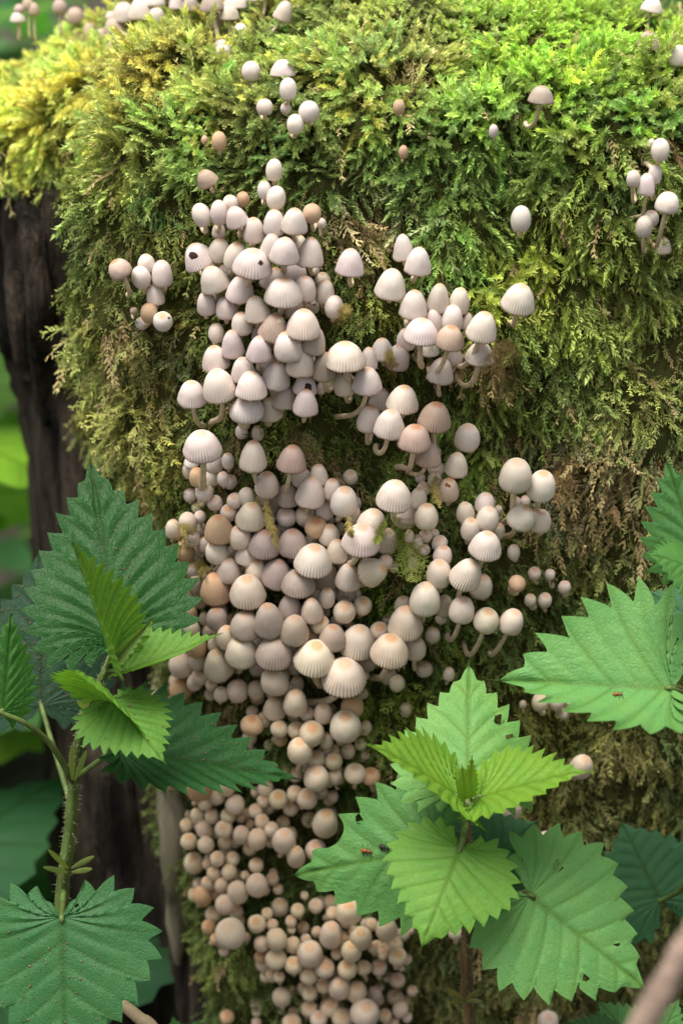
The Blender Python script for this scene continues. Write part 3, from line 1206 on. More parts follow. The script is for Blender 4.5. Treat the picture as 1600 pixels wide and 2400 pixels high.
SHAPE = {'b': 'pleated bell mushroom', 'd': 'domed mushroom', 'e': 'egg-shaped mushroom', 't': 'brown-topped button mushroom'}
HNAME = {'g': 'greyish', 'p': 'pinkish brown', 'w': 'white', 'o': 'orange tan', '': 'pale'}
MUSH.sort(key=lambda m: -(m['w'] * m['h']) * (0.45 if m['back'] else 1) - (1e6 if m['lab'] else 0))
NIND = 300
small_V, small_F, small_C, small_T, sv0 = [], [], [], [], 0
st_V, st_F, st0 = [], [], 0
CAPDISC = []
SPECIAL = {}
for q, m in enumerate(MUSH):
    orig, ex, ey, ez, W, H = cap_frame(m)
    m['orig'], m['axis'], m['W'], m['H'], m['ex'] = orig, ez, W, H, ex
    if not m['back']: CAPDISC.append((m['x'], m['y'], 0.5 * max(m['w'], m['h'] * 0.9)))
    base, cur = stem_curve(m, orig, ez, W, H)
    rad = W * {'b': 0.085, 'd': 0.095, 'e': 0.12, 't': 0.14}[m['k']] * np.linspace(1.25, 0.9, len(cur))
    rad = np.minimum(rad, 0.0011 * np.linspace(1.25, 0.9, len(cur)) + 0.02 * W)
    me, V, F, C = R.choice(CAPS[m['k'] + ('' if q < NIND else 'low')])
    col = cap_colour(m)
    if q < NIND:
        t = empty('mushroom', base)
        if m['lab']:
            tag(t, m['lab'], 'mushroom', 'mushrooms growing on the stump')
        else:
            size = ('large ' if m['w'] > 62 else 'small ' if m['w'] < 40 else '')
            lab = size + ('half-hidden ' if m['back'] else 'leaning ' if abs(m['tilt']) > 0.13 else '') + HNAME[m['hue']] + ' ' + SHAPE[m['k']] + (' on a bare stem' if m['foot'] else '') + ' ' + cluster_of(m['x'], m['y'])
            m['set'] = lab; m['obj'] = t
            tag(t, lab, 'mushroom')
        c = obj('cap', me, None, t)
        c.matrix_parent_inverse = Matrix.Identity(4)
        c.matrix_basis = Matrix.Translation(orig - base) @ Matrix((ex * W, ey * W, ez * H)).transposed().to_4x4()
        c.color = (*col, R.uniform(0.55, 0.95) * (1.0 if m['k'] != 'e' else 0.45))
        sv, sf = tube(cur, rad, 8, True)
        obj('stem', mesh_np('stem', sv - np.array(base), sf, True), M['stem'], t)
        if m['lab']: SPECIAL[m['lab']] = (m, t, c)
    else:
        Q = np.array(orig) + V[:, :1] * W * np.array(ex) + V[:, 1:2] * W * np.array(ey) + V[:, 2:] * H * np.array(ez)
        # thin the sides of the far small ones: every second segment and ring
        small_V.append(Q); small_F.append(F + sv0); sv0 += len(Q)
        small_C.append(C); small_T.append(np.tile((*col, 1), (len(Q), 1)))
        sv, sf = tube(cur, rad, 6, True)
        st_V.append(sv); st_F.append(sf + st0); st0 += len(sv)
sets = {}
for m in MUSH[:NIND]:
    if 'set' in m: sets.setdefault(m['set'], []).append(m)
for s_, ms in sets.items():
    ms.sort(key=lambda m: -m['orig'].z)
    if len(ms) >= 3:
        ms[0]['obj']['label'] = 'topmost ' + s_; ms[-1]['obj']['label'] = 'lowest ' + s_
    elif len(ms) == 2:
        ms[0]['obj']['label'] = 'upper ' + s_; ms[1]['obj']['label'] = 'lower ' + s_
    rest = ms[1:-1] if len(ms) >= 3 else []
    if len(rest) >= 3:
        b_ = max(rest, key=lambda m: m['w']); b_['obj']['label'] = 'broadest ' + s_
        rest.remove(b_)
        n_ = min(rest, key=lambda m: m['w']); n_['obj']['label'] = 'narrowest ' + s_
    for m in ms:
        m['obj']['group'] = s_
        lw = m['obj']['label'].split()
        while len(lw) > 16 and 'the' in lw: lw.remove('the')
        while len(lw) > 16 and 'bare' in lw: lw.remove('bare')
        m['obj']['label'] = ' '.join(lw)
if small_V:
    root = empty('small_mushrooms', (0, 0, 0))
    tag(root, 'tiny pale mushroom buttons filling the gaps between the larger ones', 'mushrooms', kind='stuff')
    me = mesh_np('caps', np.vstack(small_V), np.vstack(small_F), True)
    attr(me, 'cap', 'FLOAT_COLOR', np.vstack(small_C)); attr(me, 'tint', 'FLOAT_COLOR', np.vstack(small_T))
    tag(obj('caps', me, M['cap_vc'], root), kind='stuff')
    tag(obj('stems', mesh_np('stems', np.vstack(st_V), np.vstack(st_F), True), M['stem'], root), kind='stuff')

# ---- rotted holes and marks on single caps
def cap_patch(name, key, px, py, size, mat, squash=1.0):
    """ragged patch lying on the cap where the photograph shows it"""
    if key not in SPECIAL: return
    m, t, c = SPECIAL[key]
    bv = BVHTree.FromObject(c, DG)
    mw = c.matrix_world; inv = mw.inverted()
    n = 20; V = []; ok = True
    def pt(x, y, lift):
        r = ray_dir(x, y)
        o_ = inv @ CAM; d_ = (inv.to_3x3() @ r).normalized()
        l, nn, ii, dd = bv.ray_cast(o_, d_)
        if l is None: return None
        return (mw @ l) - r.normalized() * lift
    for ring, f in ((0, 0.0), (1, 0.55), (2, 1.0)):
        for s in range(n if ring else 1):
            a = 2 * math.pi * s / n
            k = size * f * (1 + 0.35 * noise.noise(Vector((math.cos(a) * 2, math.sin(a) * 2, size))))
            p_ = pt(px + k * math.cos(a), py + k * math.sin(a) * squash, 0.00025 * (1.0 if ring < 2 else 0.2))
            if p_ is None: return
            V.append(inv @ p_)
    me = bpy.data.meshes.new(name)
    F = [(0, 1 + s, 1 + (s + 1) % n) for s in range(n)] + [(1 + s, 1 + n + s, 1 + n + (s + 1) % n, 1 + (s + 1) % n) for s in range(n)]
    me.from_pydata([tuple(v) for v in V], [], F); me.update()
    obj(name, me, mat, c)
bpy.context.view_layer.update()
DG = bpy.context.evaluated_depsgraph_get()
cap_patch('rotted_hole', 'bell mushroom with a large dark rotted hole near its top', 453, 599, 11, M['hole'], 0.8)
cap_patch('rotted_hole', 'broad pleated bell mushroom with a small dark hole on its shoulder', 611, 616, 6, M['hole'])
cap_patch('torn_patch', 'pinkish bell mushroom with a torn white and orange patch at its top', 658, 752, 7, M['stem'])
cap_patch('rotted_hole', 'bell mushroom with a dark torn rim in the upper cluster', 722, 908, 9, M['hole'], 1.2)
cap_patch('rotted_hole', 'white button with a dark hole under the big pale green nettle leaf', 1291, 1643, 5, M['hole'], 0.7)
cap_patch('black_dot', 'white button with a black dot at the foot of the small left cluster', 396, 745, 3.2, M['hole'], 0.7)
cap_patch('orange_pit', 'pinkish dome mushroom with two orange pits at its top', 1046, 1136, 4, M['insect'], 1.3)
cap_patch('orange_pit', 'pinkish dome mushroom with two orange pits at its top', 1052, 1139, 3, M['insect'], 1.3)

# ------------------------------------------------------------------ moss
def proto_plump(seed):
    """thick overlapping-leaved shoot along +Z, length 1; returns tris (n,3,3) and height of each vertex 0..1"""
    g = np.random.default_rng(seed)
    T = []; H_ = []
    n = 18
    bend = g.uniform(0.1, 0.45); sw = g.uniform(-0.15, 0.15)
    def cen(z): return np.array([sw * z * z, bend * z * z, z * (1 - 0.12 * bend * z)])
    for i in range(n):
        z = 0.03 + 0.93 * i / n
        c = cen(z); ax = cen(z + 0.02) - c; ax /= np.linalg.norm(ax)
        u = np.cross(ax, [1, 0.2, 0]); u /= np.linalg.norm(u); w = np.cross(ax, u)
        env = 0.55 + 0.45 * math.sin(math.pi * min(1, 0.15 + 0.85 * z)) if z < 0.8 else max(0.25, (1.08 - z) / 0.28)
        for k in range(3):
            a = i * 2.4 + k * 2.094 + g.uniform(-0.4, 0.4)
            rd = math.cos(a) * u + math.sin(a) * w
            tn = -math.sin(a) * u + math.cos(a) * w
            L = g.uniform(0.12, 0.19) * (0.7 + 0.5 * env)
            spread = g.uniform(0.40, 0.75) * env
            tip = c + ax * L * math.cos(spread * 1.2) + rd * L * math.sin(spread * 1.2) * 1.0 + rd * 0.01
            hw = 0.040 * (0.7 + 0.5 * env)
            b0 = c + rd * 0.012 + tn * hw + ax * 0.03; b1 = c + rd * 0.012 - tn * hw + ax * 0.03
            T.append([b0, b1, tip]); H_.append([z, z, min(1, z + 0.12)])
    return np.array(T), np.array(H_)

def proto_feather(seed):
    """fine pinnate shoot along +Z, length 1"""
    g = np.random.default_rng(seed)
    T = []; H_ = []
    bend = g.uniform(0.05, 0.7); sw = g.uniform(-0.35, 0.35); wg = g.uniform(0.02, 0.06); wp = g.uniform(0, 6)
    def cen(z): return np.array([sw * z * z + wg * math.sin(7 * z + wp), bend * z * z + wg * math.cos(6 * z + wp), z * (1 - 0.15 * bend * z)])
    for i in range(4):
        z0, z1 = i / 4, (i + 1) / 4
        c0, c1 = cen(z0), cen(z1); r = 0.012
        T.append([c0 + [r, 0, 0], c0 - [r, 0, 0], c1]); H_.append([z0, z0, z1])
    n = 10
    for i in range(n):
        z = 0.10 + 0.86 * i / n
        c = cen(z); ax = cen(z + 0.02) - c; ax /= np.linalg.norm(ax)
        sx_ = np.cross(ax, [0, 1, 0.1]); sx_ /= np.linalg.norm(sx_); w = np.cross(ax, sx_)
        for sg in (-1, 1):
            if g.random() < 0.14: continue
            L = 0.27 * (1 - 0.70 * z) * g.uniform(0.35, 1.35)
            d = ax * 0.72 + sg * sx_ * 0.75 + w * g.uniform(-0.8, 0.6) + ax * g.uniform(-0.35, 0.3); d /= np.linalg.norm(d)
            d2 = d * 0.8 + ax * 0.45 + w * g.uniform(-0.2, 0.2); d2 /= np.linalg.norm(d2)
            nrm_ = np.cross(d, w); nrm_ /= np.linalg.norm(nrm_) + 1e-9
            p0 = c; p1 = c + d * L * 0.55; p2 = p1 + d2 * L * 0.5
            hw = 0.027
            T.append([p0 + nrm_ * hw, p0 - nrm_ * hw, p1 + d * 0.03]); H_.append([z, z, z + 0.05])
            T.append([p1 + nrm_ * hw, p1 - nrm_ * hw, p2]); H_.append([z, z, min(1, z + 0.12)])
            for f in ():
                b = p0 + (p1 - p0) * f * 1.5
                for sg2 in (-1, 1):
                    e = b + (d * 0.6 + sg2 * nrm_ * 0.6 + w * g.uniform(-0.3, 0.3)) * 0.10
                    T.append([b + w * 0.012 + d * 0.018, b - w * 0.012 - d * 0.018, e]); H_.append([z, z, min(1, z + 0.08)])
    return np.array(T), np.array(H_)

PA = [proto_plump(s) for s in range(10)]
PB = [proto_feather(s + 50) for s in range(28)]

quad = SV2[SF]
tri = np.concatenate([quad[:, [0, 1, 2]], quad[:, [0, 2, 3]]])
tm = mossy[SF]; tri_m = np.concatenate([tm[:, [0, 1, 2]].min(1), tm[:, [0, 2, 3]].min(1)])
cr = np.cross(tri[:, 1] - tri[:, 0], tri[:, 2] - tri[:, 0]); area = np.linalg.norm(cr, axis=1) / 2
tn_ = cr / (2 * area[:, None] + 1e-15)
tc_ = tri.mean(1)
vd = tc_ - np.array(CAM); vd /= np.linalg.norm(vd, axis=1)[:, None]
flip = np.sign(((tc_ - np.array([CTR[0], CTR[1], 0.0])) * tn_).sum(1)); flip[flip == 0] = 1
tn_ = tn_ * flip[:, None]
face = -(tn_ * vd).sum(1)
px_, py_, _d = project_np(tc_)
w_ = area * (tri_m > 0.5) * (face > -0.45) * (tc_[:, 2] > -0.30)
inside = (px_ > -120) & (px_ < 1720) & (py_ > -120) & (py_ < 2500)
w_ = w_ * np.where(inside, 1.0, 0.22)
w_ = w_ * np.where(py_ < 450, 1.15, 1.0)
cum = np.cumsum(w_); cum /= cum[-1]

def sample(n):
    idx = np.searchsorted(cum, NR.random(n))
    a, b = NR.random(n), NR.random(n); s = a + b > 1; a[s] = 1 - a[s]; b[s] = 1 - b[s]
    t = tri[idx]
    return t[:, 0] + a[:, None] * (t[:, 1] - t[:, 0]) + b[:, None] * (t[:, 2] - t[:, 0]), tn_[idx]

CD = np.array(CAPDISC)
def in_caps(px, py, grow):
    out = np.zeros(len(px), dtype=bool)
    for x, y, r in CD:
        out |= (px - x) ** 2 + (py - y) ** 2 < (r * grow) ** 2
    return out

ZONES = [  # x y radius-x radius-y colour tip strength : patches of moss of one colour
    (150, 130, 380, 260, (0.40, 0.42, 0.07), 1.2), (300, 230, 170, 110, (0.30, 0.235, 0.055), 0.9), (470, 130, 160, 80, (0.26, 0.22, 0.05), 0.7),
    (330, 330, 220, 110, (0.23, 0.29, 0.05), 0.9), (900, 120, 280, 140, (0.30, 0.33, 0.07), 0.8), (1250, 130, 300, 170, (0.25, 0.36, 0.03), 1.0),
    (1000, 130, 110, 90, (0.32, 0.27, 0.13), 0.7), (800, 230, 130, 120, (0.20, 0.22, 0.04), 0.7), (1050, 350, 240, 130, (0.10, 0.17, 0.03), 0.9),
    (1400, 400, 160, 140, (0.13, 0.18, 0.035), 0.8), (600, 380, 260, 90, (0.11, 0.17, 0.03), 0.8), (850, 510, 90, 70, (0.34, 0.27, 0.13), 0.8),
    (1050, 580, 230, 110, (0.21, 0.28, 0.045), 0.8), (1330, 620, 260, 200, (0.25, 0.31, 0.04), 0.9), (1530, 700, 140, 200, (0.30, 0.31, 0.065), 0.9),
    (1350, 900, 260, 170, (0.20, 0.235, 0.045), 0.9), (1130, 960, 130, 140, (0.17, 0.27, 0.03), 0.9), (1370, 1120, 170, 130, (0.31, 0.235, 0.105), 1.0),
    (1520, 1050, 130, 130, (0.24, 0.25, 0.06), 0.8), (1400, 1280, 180, 90, (0.14, 0.15, 0.035), 0.8), (250, 560, 160, 140, (0.12, 0.145, 0.028), 0.8),
    (220, 900, 200, 190, (0.22, 0.225, 0.042), 1.0), (380, 850, 80, 90, (0.26, 0.19, 0.075), 0.7), (280, 1060, 200, 90, (0.24, 0.24, 0.05), 1.0),
    (700, 1040, 200, 90, (0.13, 0.18, 0.025), 0.9), (850, 1420, 130, 120, (0.12, 0.19, 0.02), 0.9), (900, 1640, 140, 100, (0.12, 0.165, 0.02), 0.9),
    (1250, 1720, 170, 120, (0.24, 0.23, 0.04), 0.9), (1450, 1800, 190, 200, (0.18, 0.165, 0.045), 0.9), (1200, 2250, 400, 250, (0.125, 0.12, 0.03), 0.9),
    (700, 2050, 350, 260, (0.075, 0.105, 0.018), 0.9), (620, 2300, 160, 150, (0.10, 0.13, 0.02), 0.9), (450, 1680, 120, 200, (0.07, 0.09, 0.018), 0.8)]
def moss_colour(px, py, P):
    base = np.tile(np.array((0.155, 0.20, 0.035)), (len(px), 1)); wt = np.full(len(px), 0.12)
    acc = base * wt[:, None]
    jx = px + 55 * NR.standard_normal(len(px)); jy = py + 45 * NR.standard_normal(len(px))
    for x, y, rx, ry, c, s in ZONES:
        k = s * np.exp(-1.6 * (((jx - x) / rx) ** 2 + ((jy - y) / ry) ** 2) ** 1.3)
        acc += k[:, None] * np.array(c); wt += k
    c = acc / wt[:, None]
    return c * np.array((1.36, 1.44, 1.9))

def frames(Z, down):
    Z = Z / (np.linalg.norm(Z, axis=1)[:, None] + 1e-12)
    Y = down - Z * (down * Z).sum(1)[:, None]
    Y = Y + 0.5 * NR.standard_normal(Y.shape); Y = Y - Z * (Y * Z).sum(1)[:, None]
    Y /= np.linalg.norm(Y, axis=1)[:, None] + 1e-12
    return np.cross(Y, Z), Y, Z

def grow(protos, P, Z, L, base_c, tip_c, wid=1.0):
    """one big triangle soup of shoots: returns V, F, colours"""
    X, Y, Z = frames(Z, np.tile((0, 0, -1.0), (len(P), 1)))
    which = NR.integers(0, len(protos), len(P))
    Vs, Cs = [], []
    for q, (T, H_) in enumerate(protos):
        s = np.where(which == q)[0]
        if not len(s): continue
        loc = T.reshape(-1, 3); h = H_.reshape(-1)
        v = (loc[None, :, 0, None] * X[s, None] + loc[None, :, 1, None] * Y[s, None]) * (L[s] * wid)[:, None, None] + loc[None, :, 2, None] * Z[s, None] * L[s][:, None, None]
        v += P[s, None]
        hh = h[None, :, None]
        jit = np.repeat(NR.uniform(0.78, 1.22, (len(s), len(h) // 3)), 3, axis=1)[..., None]
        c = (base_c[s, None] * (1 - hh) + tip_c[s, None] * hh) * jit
        Vs.append(v.reshape(-1, 3)); Cs.append(c.reshape(-1, 3))
    V = np.vstack(Vs); C = np.vstack(Cs)
    return V, np.arange(len(V)).reshape(-1, 3), C

def moss_object(name, label, V, F, C):
    me = mesh_np(name, V, F)
    attr(me, 'tint', 'FLOAT_COLOR', np.hstack([np.clip(C, 0, 1), np.ones((len(C), 1))]))
    return tag(obj(name, me, M['moss']), label, 'moss', kind='stuff')

NS = 58000
P, Nn = sample(NS)
px, py, dep = project_np(P)
keep = NR.random(NS) > np.where(in_caps(px, py, 0.85), 0.82, 0.0)
P, Nn, px, py = P[keep], Nn[keep], px[keep], py[keep]
nz = np.array([[noise.noise(Vector(p) * 45), noise.noise(Vector(p) * 45 + Vector((9, 2, 4))), noise.noise(Vector(p) * 45 + Vector((1, 8, 7))), noise.noise(Vector(p) * 28 + Vector((3, 3, 3)))] for p in P])
topw = smooth01(0.30, 0.75, Nn[:, 2])                     # 1 on the flat top
down = np.array((0, 0, -1.0))
# shoots grow in tufts: each tuft has its own lie, length and shade
TC, TN = sample(1700)
near = np.empty(len(P), dtype=int)
for q in range(0, len(P), 2000):
    near[q:q + 2000] = np.argmin(((P[q:q + 2000, None] - TC[None]) ** 2).sum(2), axis=1)
t_dir = NR.standard_normal((len(TC), 3)) * np.array((0.75, 0.35, 0.45)); t_len = NR.uniform(0.65, 1.35, len(TC)); t_shade = NR.uniform(0.68, 1.35, len(TC))
t_warm = NR.standard_normal(len(TC))
spread = (P - TC[near]) / 0.006; spread *= np.minimum(1, 1.2 / (np.linalg.norm(spread, axis=1)[:, None] + 1e-9))
outw = P - np.array([0.02, 0.14, 0]); outw[:, 2] = 0; outw /= np.linalg.norm(outw, axis=1)[:, None]
Z = Nn * (0.50 + 0.25 * topw)[:, None] + down * (0.85 * (1 - topw))[:, None] + outw * (0.45 * topw)[:, None]
Z = Z + 0.45 * nz[:, :3] * np.array((1, 0.6, 0.8)) + 0.22 * NR.standard_normal(P.shape) + 0.55 * t_dir[near] + 0.50 * spread
# feathery or plump by place
plumpness = smooth01(520, 300, py + 120 * nz[:, 3]) * np.where(px > 500, 1, 0.95)
plumpness = np.maximum(plumpness, 0.75 * np.exp(-(((px - 1300) / 260) ** 2 + ((py - 640) / 150) ** 2)))
plumpness = np.maximum(plumpness, 0.6 * np.exp(-(((px - 1130) / 130) ** 2 + ((py - 1000) / 160) ** 2)))
plumpness = plumpness * (1 - 0.75 * np.exp(-(((px - 330) / 170) ** 2 + ((py - 220) / 100) ** 2)))
isp = NR.random(len(P)) < plumpness
colr = moss_colour(px, py, P) * NR.uniform(0.8, 1.2, (len(P), 1)) * t_shade[near][:, None] * (1 + 0.25 * nz[:, 3:4]) * (1 + 0.12 * t_warm[near][:, None] * np.array((1, 0.1, -0.3)))
dry = (NR.random(len(P)) < 0.03) | (NR.random(len(TC)) < 0.03)[near] | (NR.random(len(P)) < 0.75 * np.exp(-(((px - 1370) / 130) ** 2 + ((py - 1120) / 110) ** 2))) | (NR.random(len(P)) < 0.6 * np.exp(-(((px - 850) / 60) ** 2 + ((py - 510) / 60) ** 2)))
colr[dry] = np.array((0.38, 0.29, 0.13)) * NR.uniform(0.7, 1.2, (dry.sum(), 1))
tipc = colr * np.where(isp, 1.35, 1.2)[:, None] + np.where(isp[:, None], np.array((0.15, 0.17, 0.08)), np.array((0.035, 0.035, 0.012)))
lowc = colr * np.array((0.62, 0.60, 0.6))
L = np.where(isp, NR.uniform(0.0085, 0.0145, len(P)), NR.uniform(0.0075, 0.0145, len(P))) * (1 + 0.25 * nz[:, 3])
L *= np.where(py > 1650, 0.9, 1.0) * t_len[near] * np.where(py < 120, 0.65, 1.0)
P = P - Nn * 0.001
A_ = isp & ~dry; B_ = ~isp & ~dry
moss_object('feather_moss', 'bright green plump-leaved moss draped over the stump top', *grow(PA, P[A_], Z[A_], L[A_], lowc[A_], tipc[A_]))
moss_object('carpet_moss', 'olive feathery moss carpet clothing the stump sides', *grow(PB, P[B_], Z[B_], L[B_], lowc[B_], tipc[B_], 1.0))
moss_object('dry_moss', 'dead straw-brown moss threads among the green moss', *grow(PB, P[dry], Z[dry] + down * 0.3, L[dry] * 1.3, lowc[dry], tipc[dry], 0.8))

# ---- single dry sprigs lying over the caps
def sprig(pts, lift, col, label, width=0.3):
    """pinnate sprig through photograph points, each in front of what is there"""
    Q = [at(x, y, l) for x, y, l in pts]
    C_ = catmull([tuple(p) for p in Q], 40)
    Ls = np.linalg.norm(np.diff(C_, axis=0), axis=1).sum()
    V, C = [], []
    g = NR
    for i in range(39):
        a, b = C_[i], C_[i + 1]; ax = (b - a) / np.linalg.norm(b - a)
        sd_ = np.cross(ax, np.array(FWD)); sd_ /= np.linalg.norm(sd_); w = np.cross(ax, sd_)
        V += [a + sd_ * 0.00018, a - sd_ * 0.00018, b + ax * 0.0003]
        if i < 3: continue
        env = width * Ls * math.sin(math.pi * (0.15 + 0.8 * i / 39)) 
        for sg in (-1, 1):
            ln = env * g.uniform(0.25, 0.6)
            d = ax * 0.7 + sg * sd_ * 0.8 + w * g.uniform(-0.6, 0.6); d /= np.linalg.norm(d)
            p1 = a + d * ln
            nn = np.cross(d, w); nn /= np.linalg.norm(nn) + 1e-9
            V += [a + nn * 0.00018, a - nn * 0.00018, p1]
            for f in (0.35, 0.6, 0.85):
                bq = a + d * ln * f
                for s2 in (-1, 1):
                    V += [bq + d * 0.00015, bq - d * 0.00015, bq + (d * 0.7 + s2 * nn * 0.8) * ln * 0.35]
    V = np.array(V); C = np.tile(col, (len(V), 1)) * NR.uniform(0.75, 1.25, (len(V), 1))
    root = Q[0]
    me = mesh_np('moss_sprig', V - np.array(root), np.arange(len(V)).reshape(-1, 3))
    attr(me, 'tint', 'FLOAT_COLOR', np.hstack([C, np.ones((len(C), 1))]))
    o = obj('moss_sprig', me, M['moss']); o.location = root
    return tag(o, label, 'moss sprig', 'moss sprigs lying over the mushroom caps')

def cap_front(x, y):
    """how far in front of y=0 the nearest cap or moss at a pixel reaches"""
    best = None
    for m in MUSH:
        if (m['x'] - x) ** 2 + (m['y'] - y) ** 2 < (0.75 * m['w']) ** 2:
            p = CAM + m['ray'] * m['dep']
            v = -p.y + 0.52 * m['W']
            best = v if best is None else max(best, v)
    if best is None:
        l, _n = hit(x, y); best = (-l.y if l else 0) + 0.006
    return best + 0.0015
def sp(pts, col, label, width=0.3):
    ds = [cap_front(x, y) for x, y in pts]
    sprig([(x, y, d) for (x, y), d in zip(pts, ds)], 0, col, label, width)
YEL = (0.36, 0.29, 0.09); GRN = (0.27, 0.32, 0.06); BRN = (0.33, 0.22, 0.10)
sp([(618, 1165), (628, 1210), (640, 1250), (652, 1290)], YEL, 'dry yellow moss sprig hanging over grey bells in the dense cluster', 0.25)
sp([(925, 1205), (945, 1250), (958, 1300), (968, 1365)], GRN, 'long green moss sprig drooping right of a large white bell', 0.45)
sp([(905, 1215), (890, 1250), (880, 1275)], GRN, 'short green moss sprig crossing a lilac bell under the white bell', 0.4)
sp([(1022, 1110), (1018, 1150), (1030, 1190)], YEL, 'dry yellow moss sprig over the pinkish dome with orange pits', 0.3)
sp([(908, 815), (916, 845), (928, 885)], YEL, 'dry yellow sprig over the mossy caps beside the white cluster', 0.3)
sp([(814, 1205), (818, 1235), (826, 1262)], YEL, 'short dry sprig under the pale round dome in the dense cluster', 0.2)
sp([(775, 760), (800, 745), (815, 715)], YEL, 'pale dry sprig sticking out of moss right of the upper cluster', 0.35)
sp([(1155, 800), (1172, 835), (1184, 880)], BRN, 'brown dry sprig hanging beside the outer white bells', 0.4)
sp([(410, 1225), (440, 1250), (425, 1280), (408, 1290)], YEL, 'tangled dry sprig on the tan caps at the nettle leaf edge', 0.5)
sp([(460, 1310), (475, 1335), (480, 1350)], YEL, 'little dry sprig beside a spotted button at the nettle leaf', 0.4)
sp([(1330, 1060), (1320, 1120), (1300, 1180)], BRN, 'brown dry moss frond on the right of the long-stemmed cluster', 0.45)
sp([(1420, 1205), (1440, 1200), (1450, 1235)], BRN, 'pale dead moss frond arched over dark moss at the right', 0.4)
sp([(290, 1165), (305, 1130), (330, 1115)], GRN, 'moss sprig hanging over the top of the dark nettle leaf', 0.3)
sp([(1560, 325), (1580, 350), (1600, 400)], BRN, 'orange dry rootlet at the right side of the stump', 0.12)

# ------------------------------------------------------------------ nettle leaves
def outline(n_teeth, cord, wide, tooth, seed, per=11):
    """half margin of a nettle leaf from the petiole notch to the tip: (s samples) x (u along midrib, v out)"""
    g = random.Random(seed)
    base = [(0.0, 0.0), (-0.50 * cord, 0.07 * wide), (-0.85 * cord, 0.18 * wide), (-0.75 * cord, 0.31 * wide), (-0.30 * cord, 0.42 * wide), (0.12, 0.49 * wide), (0.28, 0.49 * wide), (0.45, 0.42 * wide), (0.62, 0.30 * wide), (0.78, 0.165 * wide), (0.90, 0.055 * wide), (1.0, 0.0)]
    n_teeth = n_teeth + 2
    C_ = catmull(base, 400)
    d = np.r_[0, np.cumsum(np.linalg.norm(np.diff(C_, axis=0), axis=1))]
    n = n_teeth * per + 1
    s = np.linspace(0, 1, n)
    warp = s
    M_ = np.stack([np.interp(warp * d[-1], d, C_[:, 0]), np.interp(warp * d[-1], d, C_[:, 1])], -1)
    T = np.gradient(M_, axis=0); T /= np.linalg.norm(T, axis=1)[:, None] + 1e-9
    Nn_ = np.stack([-T[:, 1], T[:, 0]], -1)
    if Nn_[n // 2][1] < 0: Nn_ = -Nn_
    ph = (np.arange(n) % per) / per
    amps = [1.12 * tooth * g.uniform(0.7, 1.25) for _ in range(n_teeth + 1)]
    am = np.array([amps[k // per] for k in range(n)])
    env = smooth01(0.03, 0.15, s) * (0.06 + 0.94 * smooth01(0.99, 0.76, s))
    saw = np.where(ph < 0.55, (ph / 0.55) ** 0.95, ((1 - ph) / 0.45) ** 1.15) - 0.48
    M_ = M_ + Nn_ * (am * env * saw)[:, None] + T * (am * env * 0.30 * np.maximum(0, saw + 0.48) ** 1.3)[:, None]
    M_[0] = (0, 0); M_[-1] = (1.0 + tooth * 0.6, 0)
    return M_, s, ph

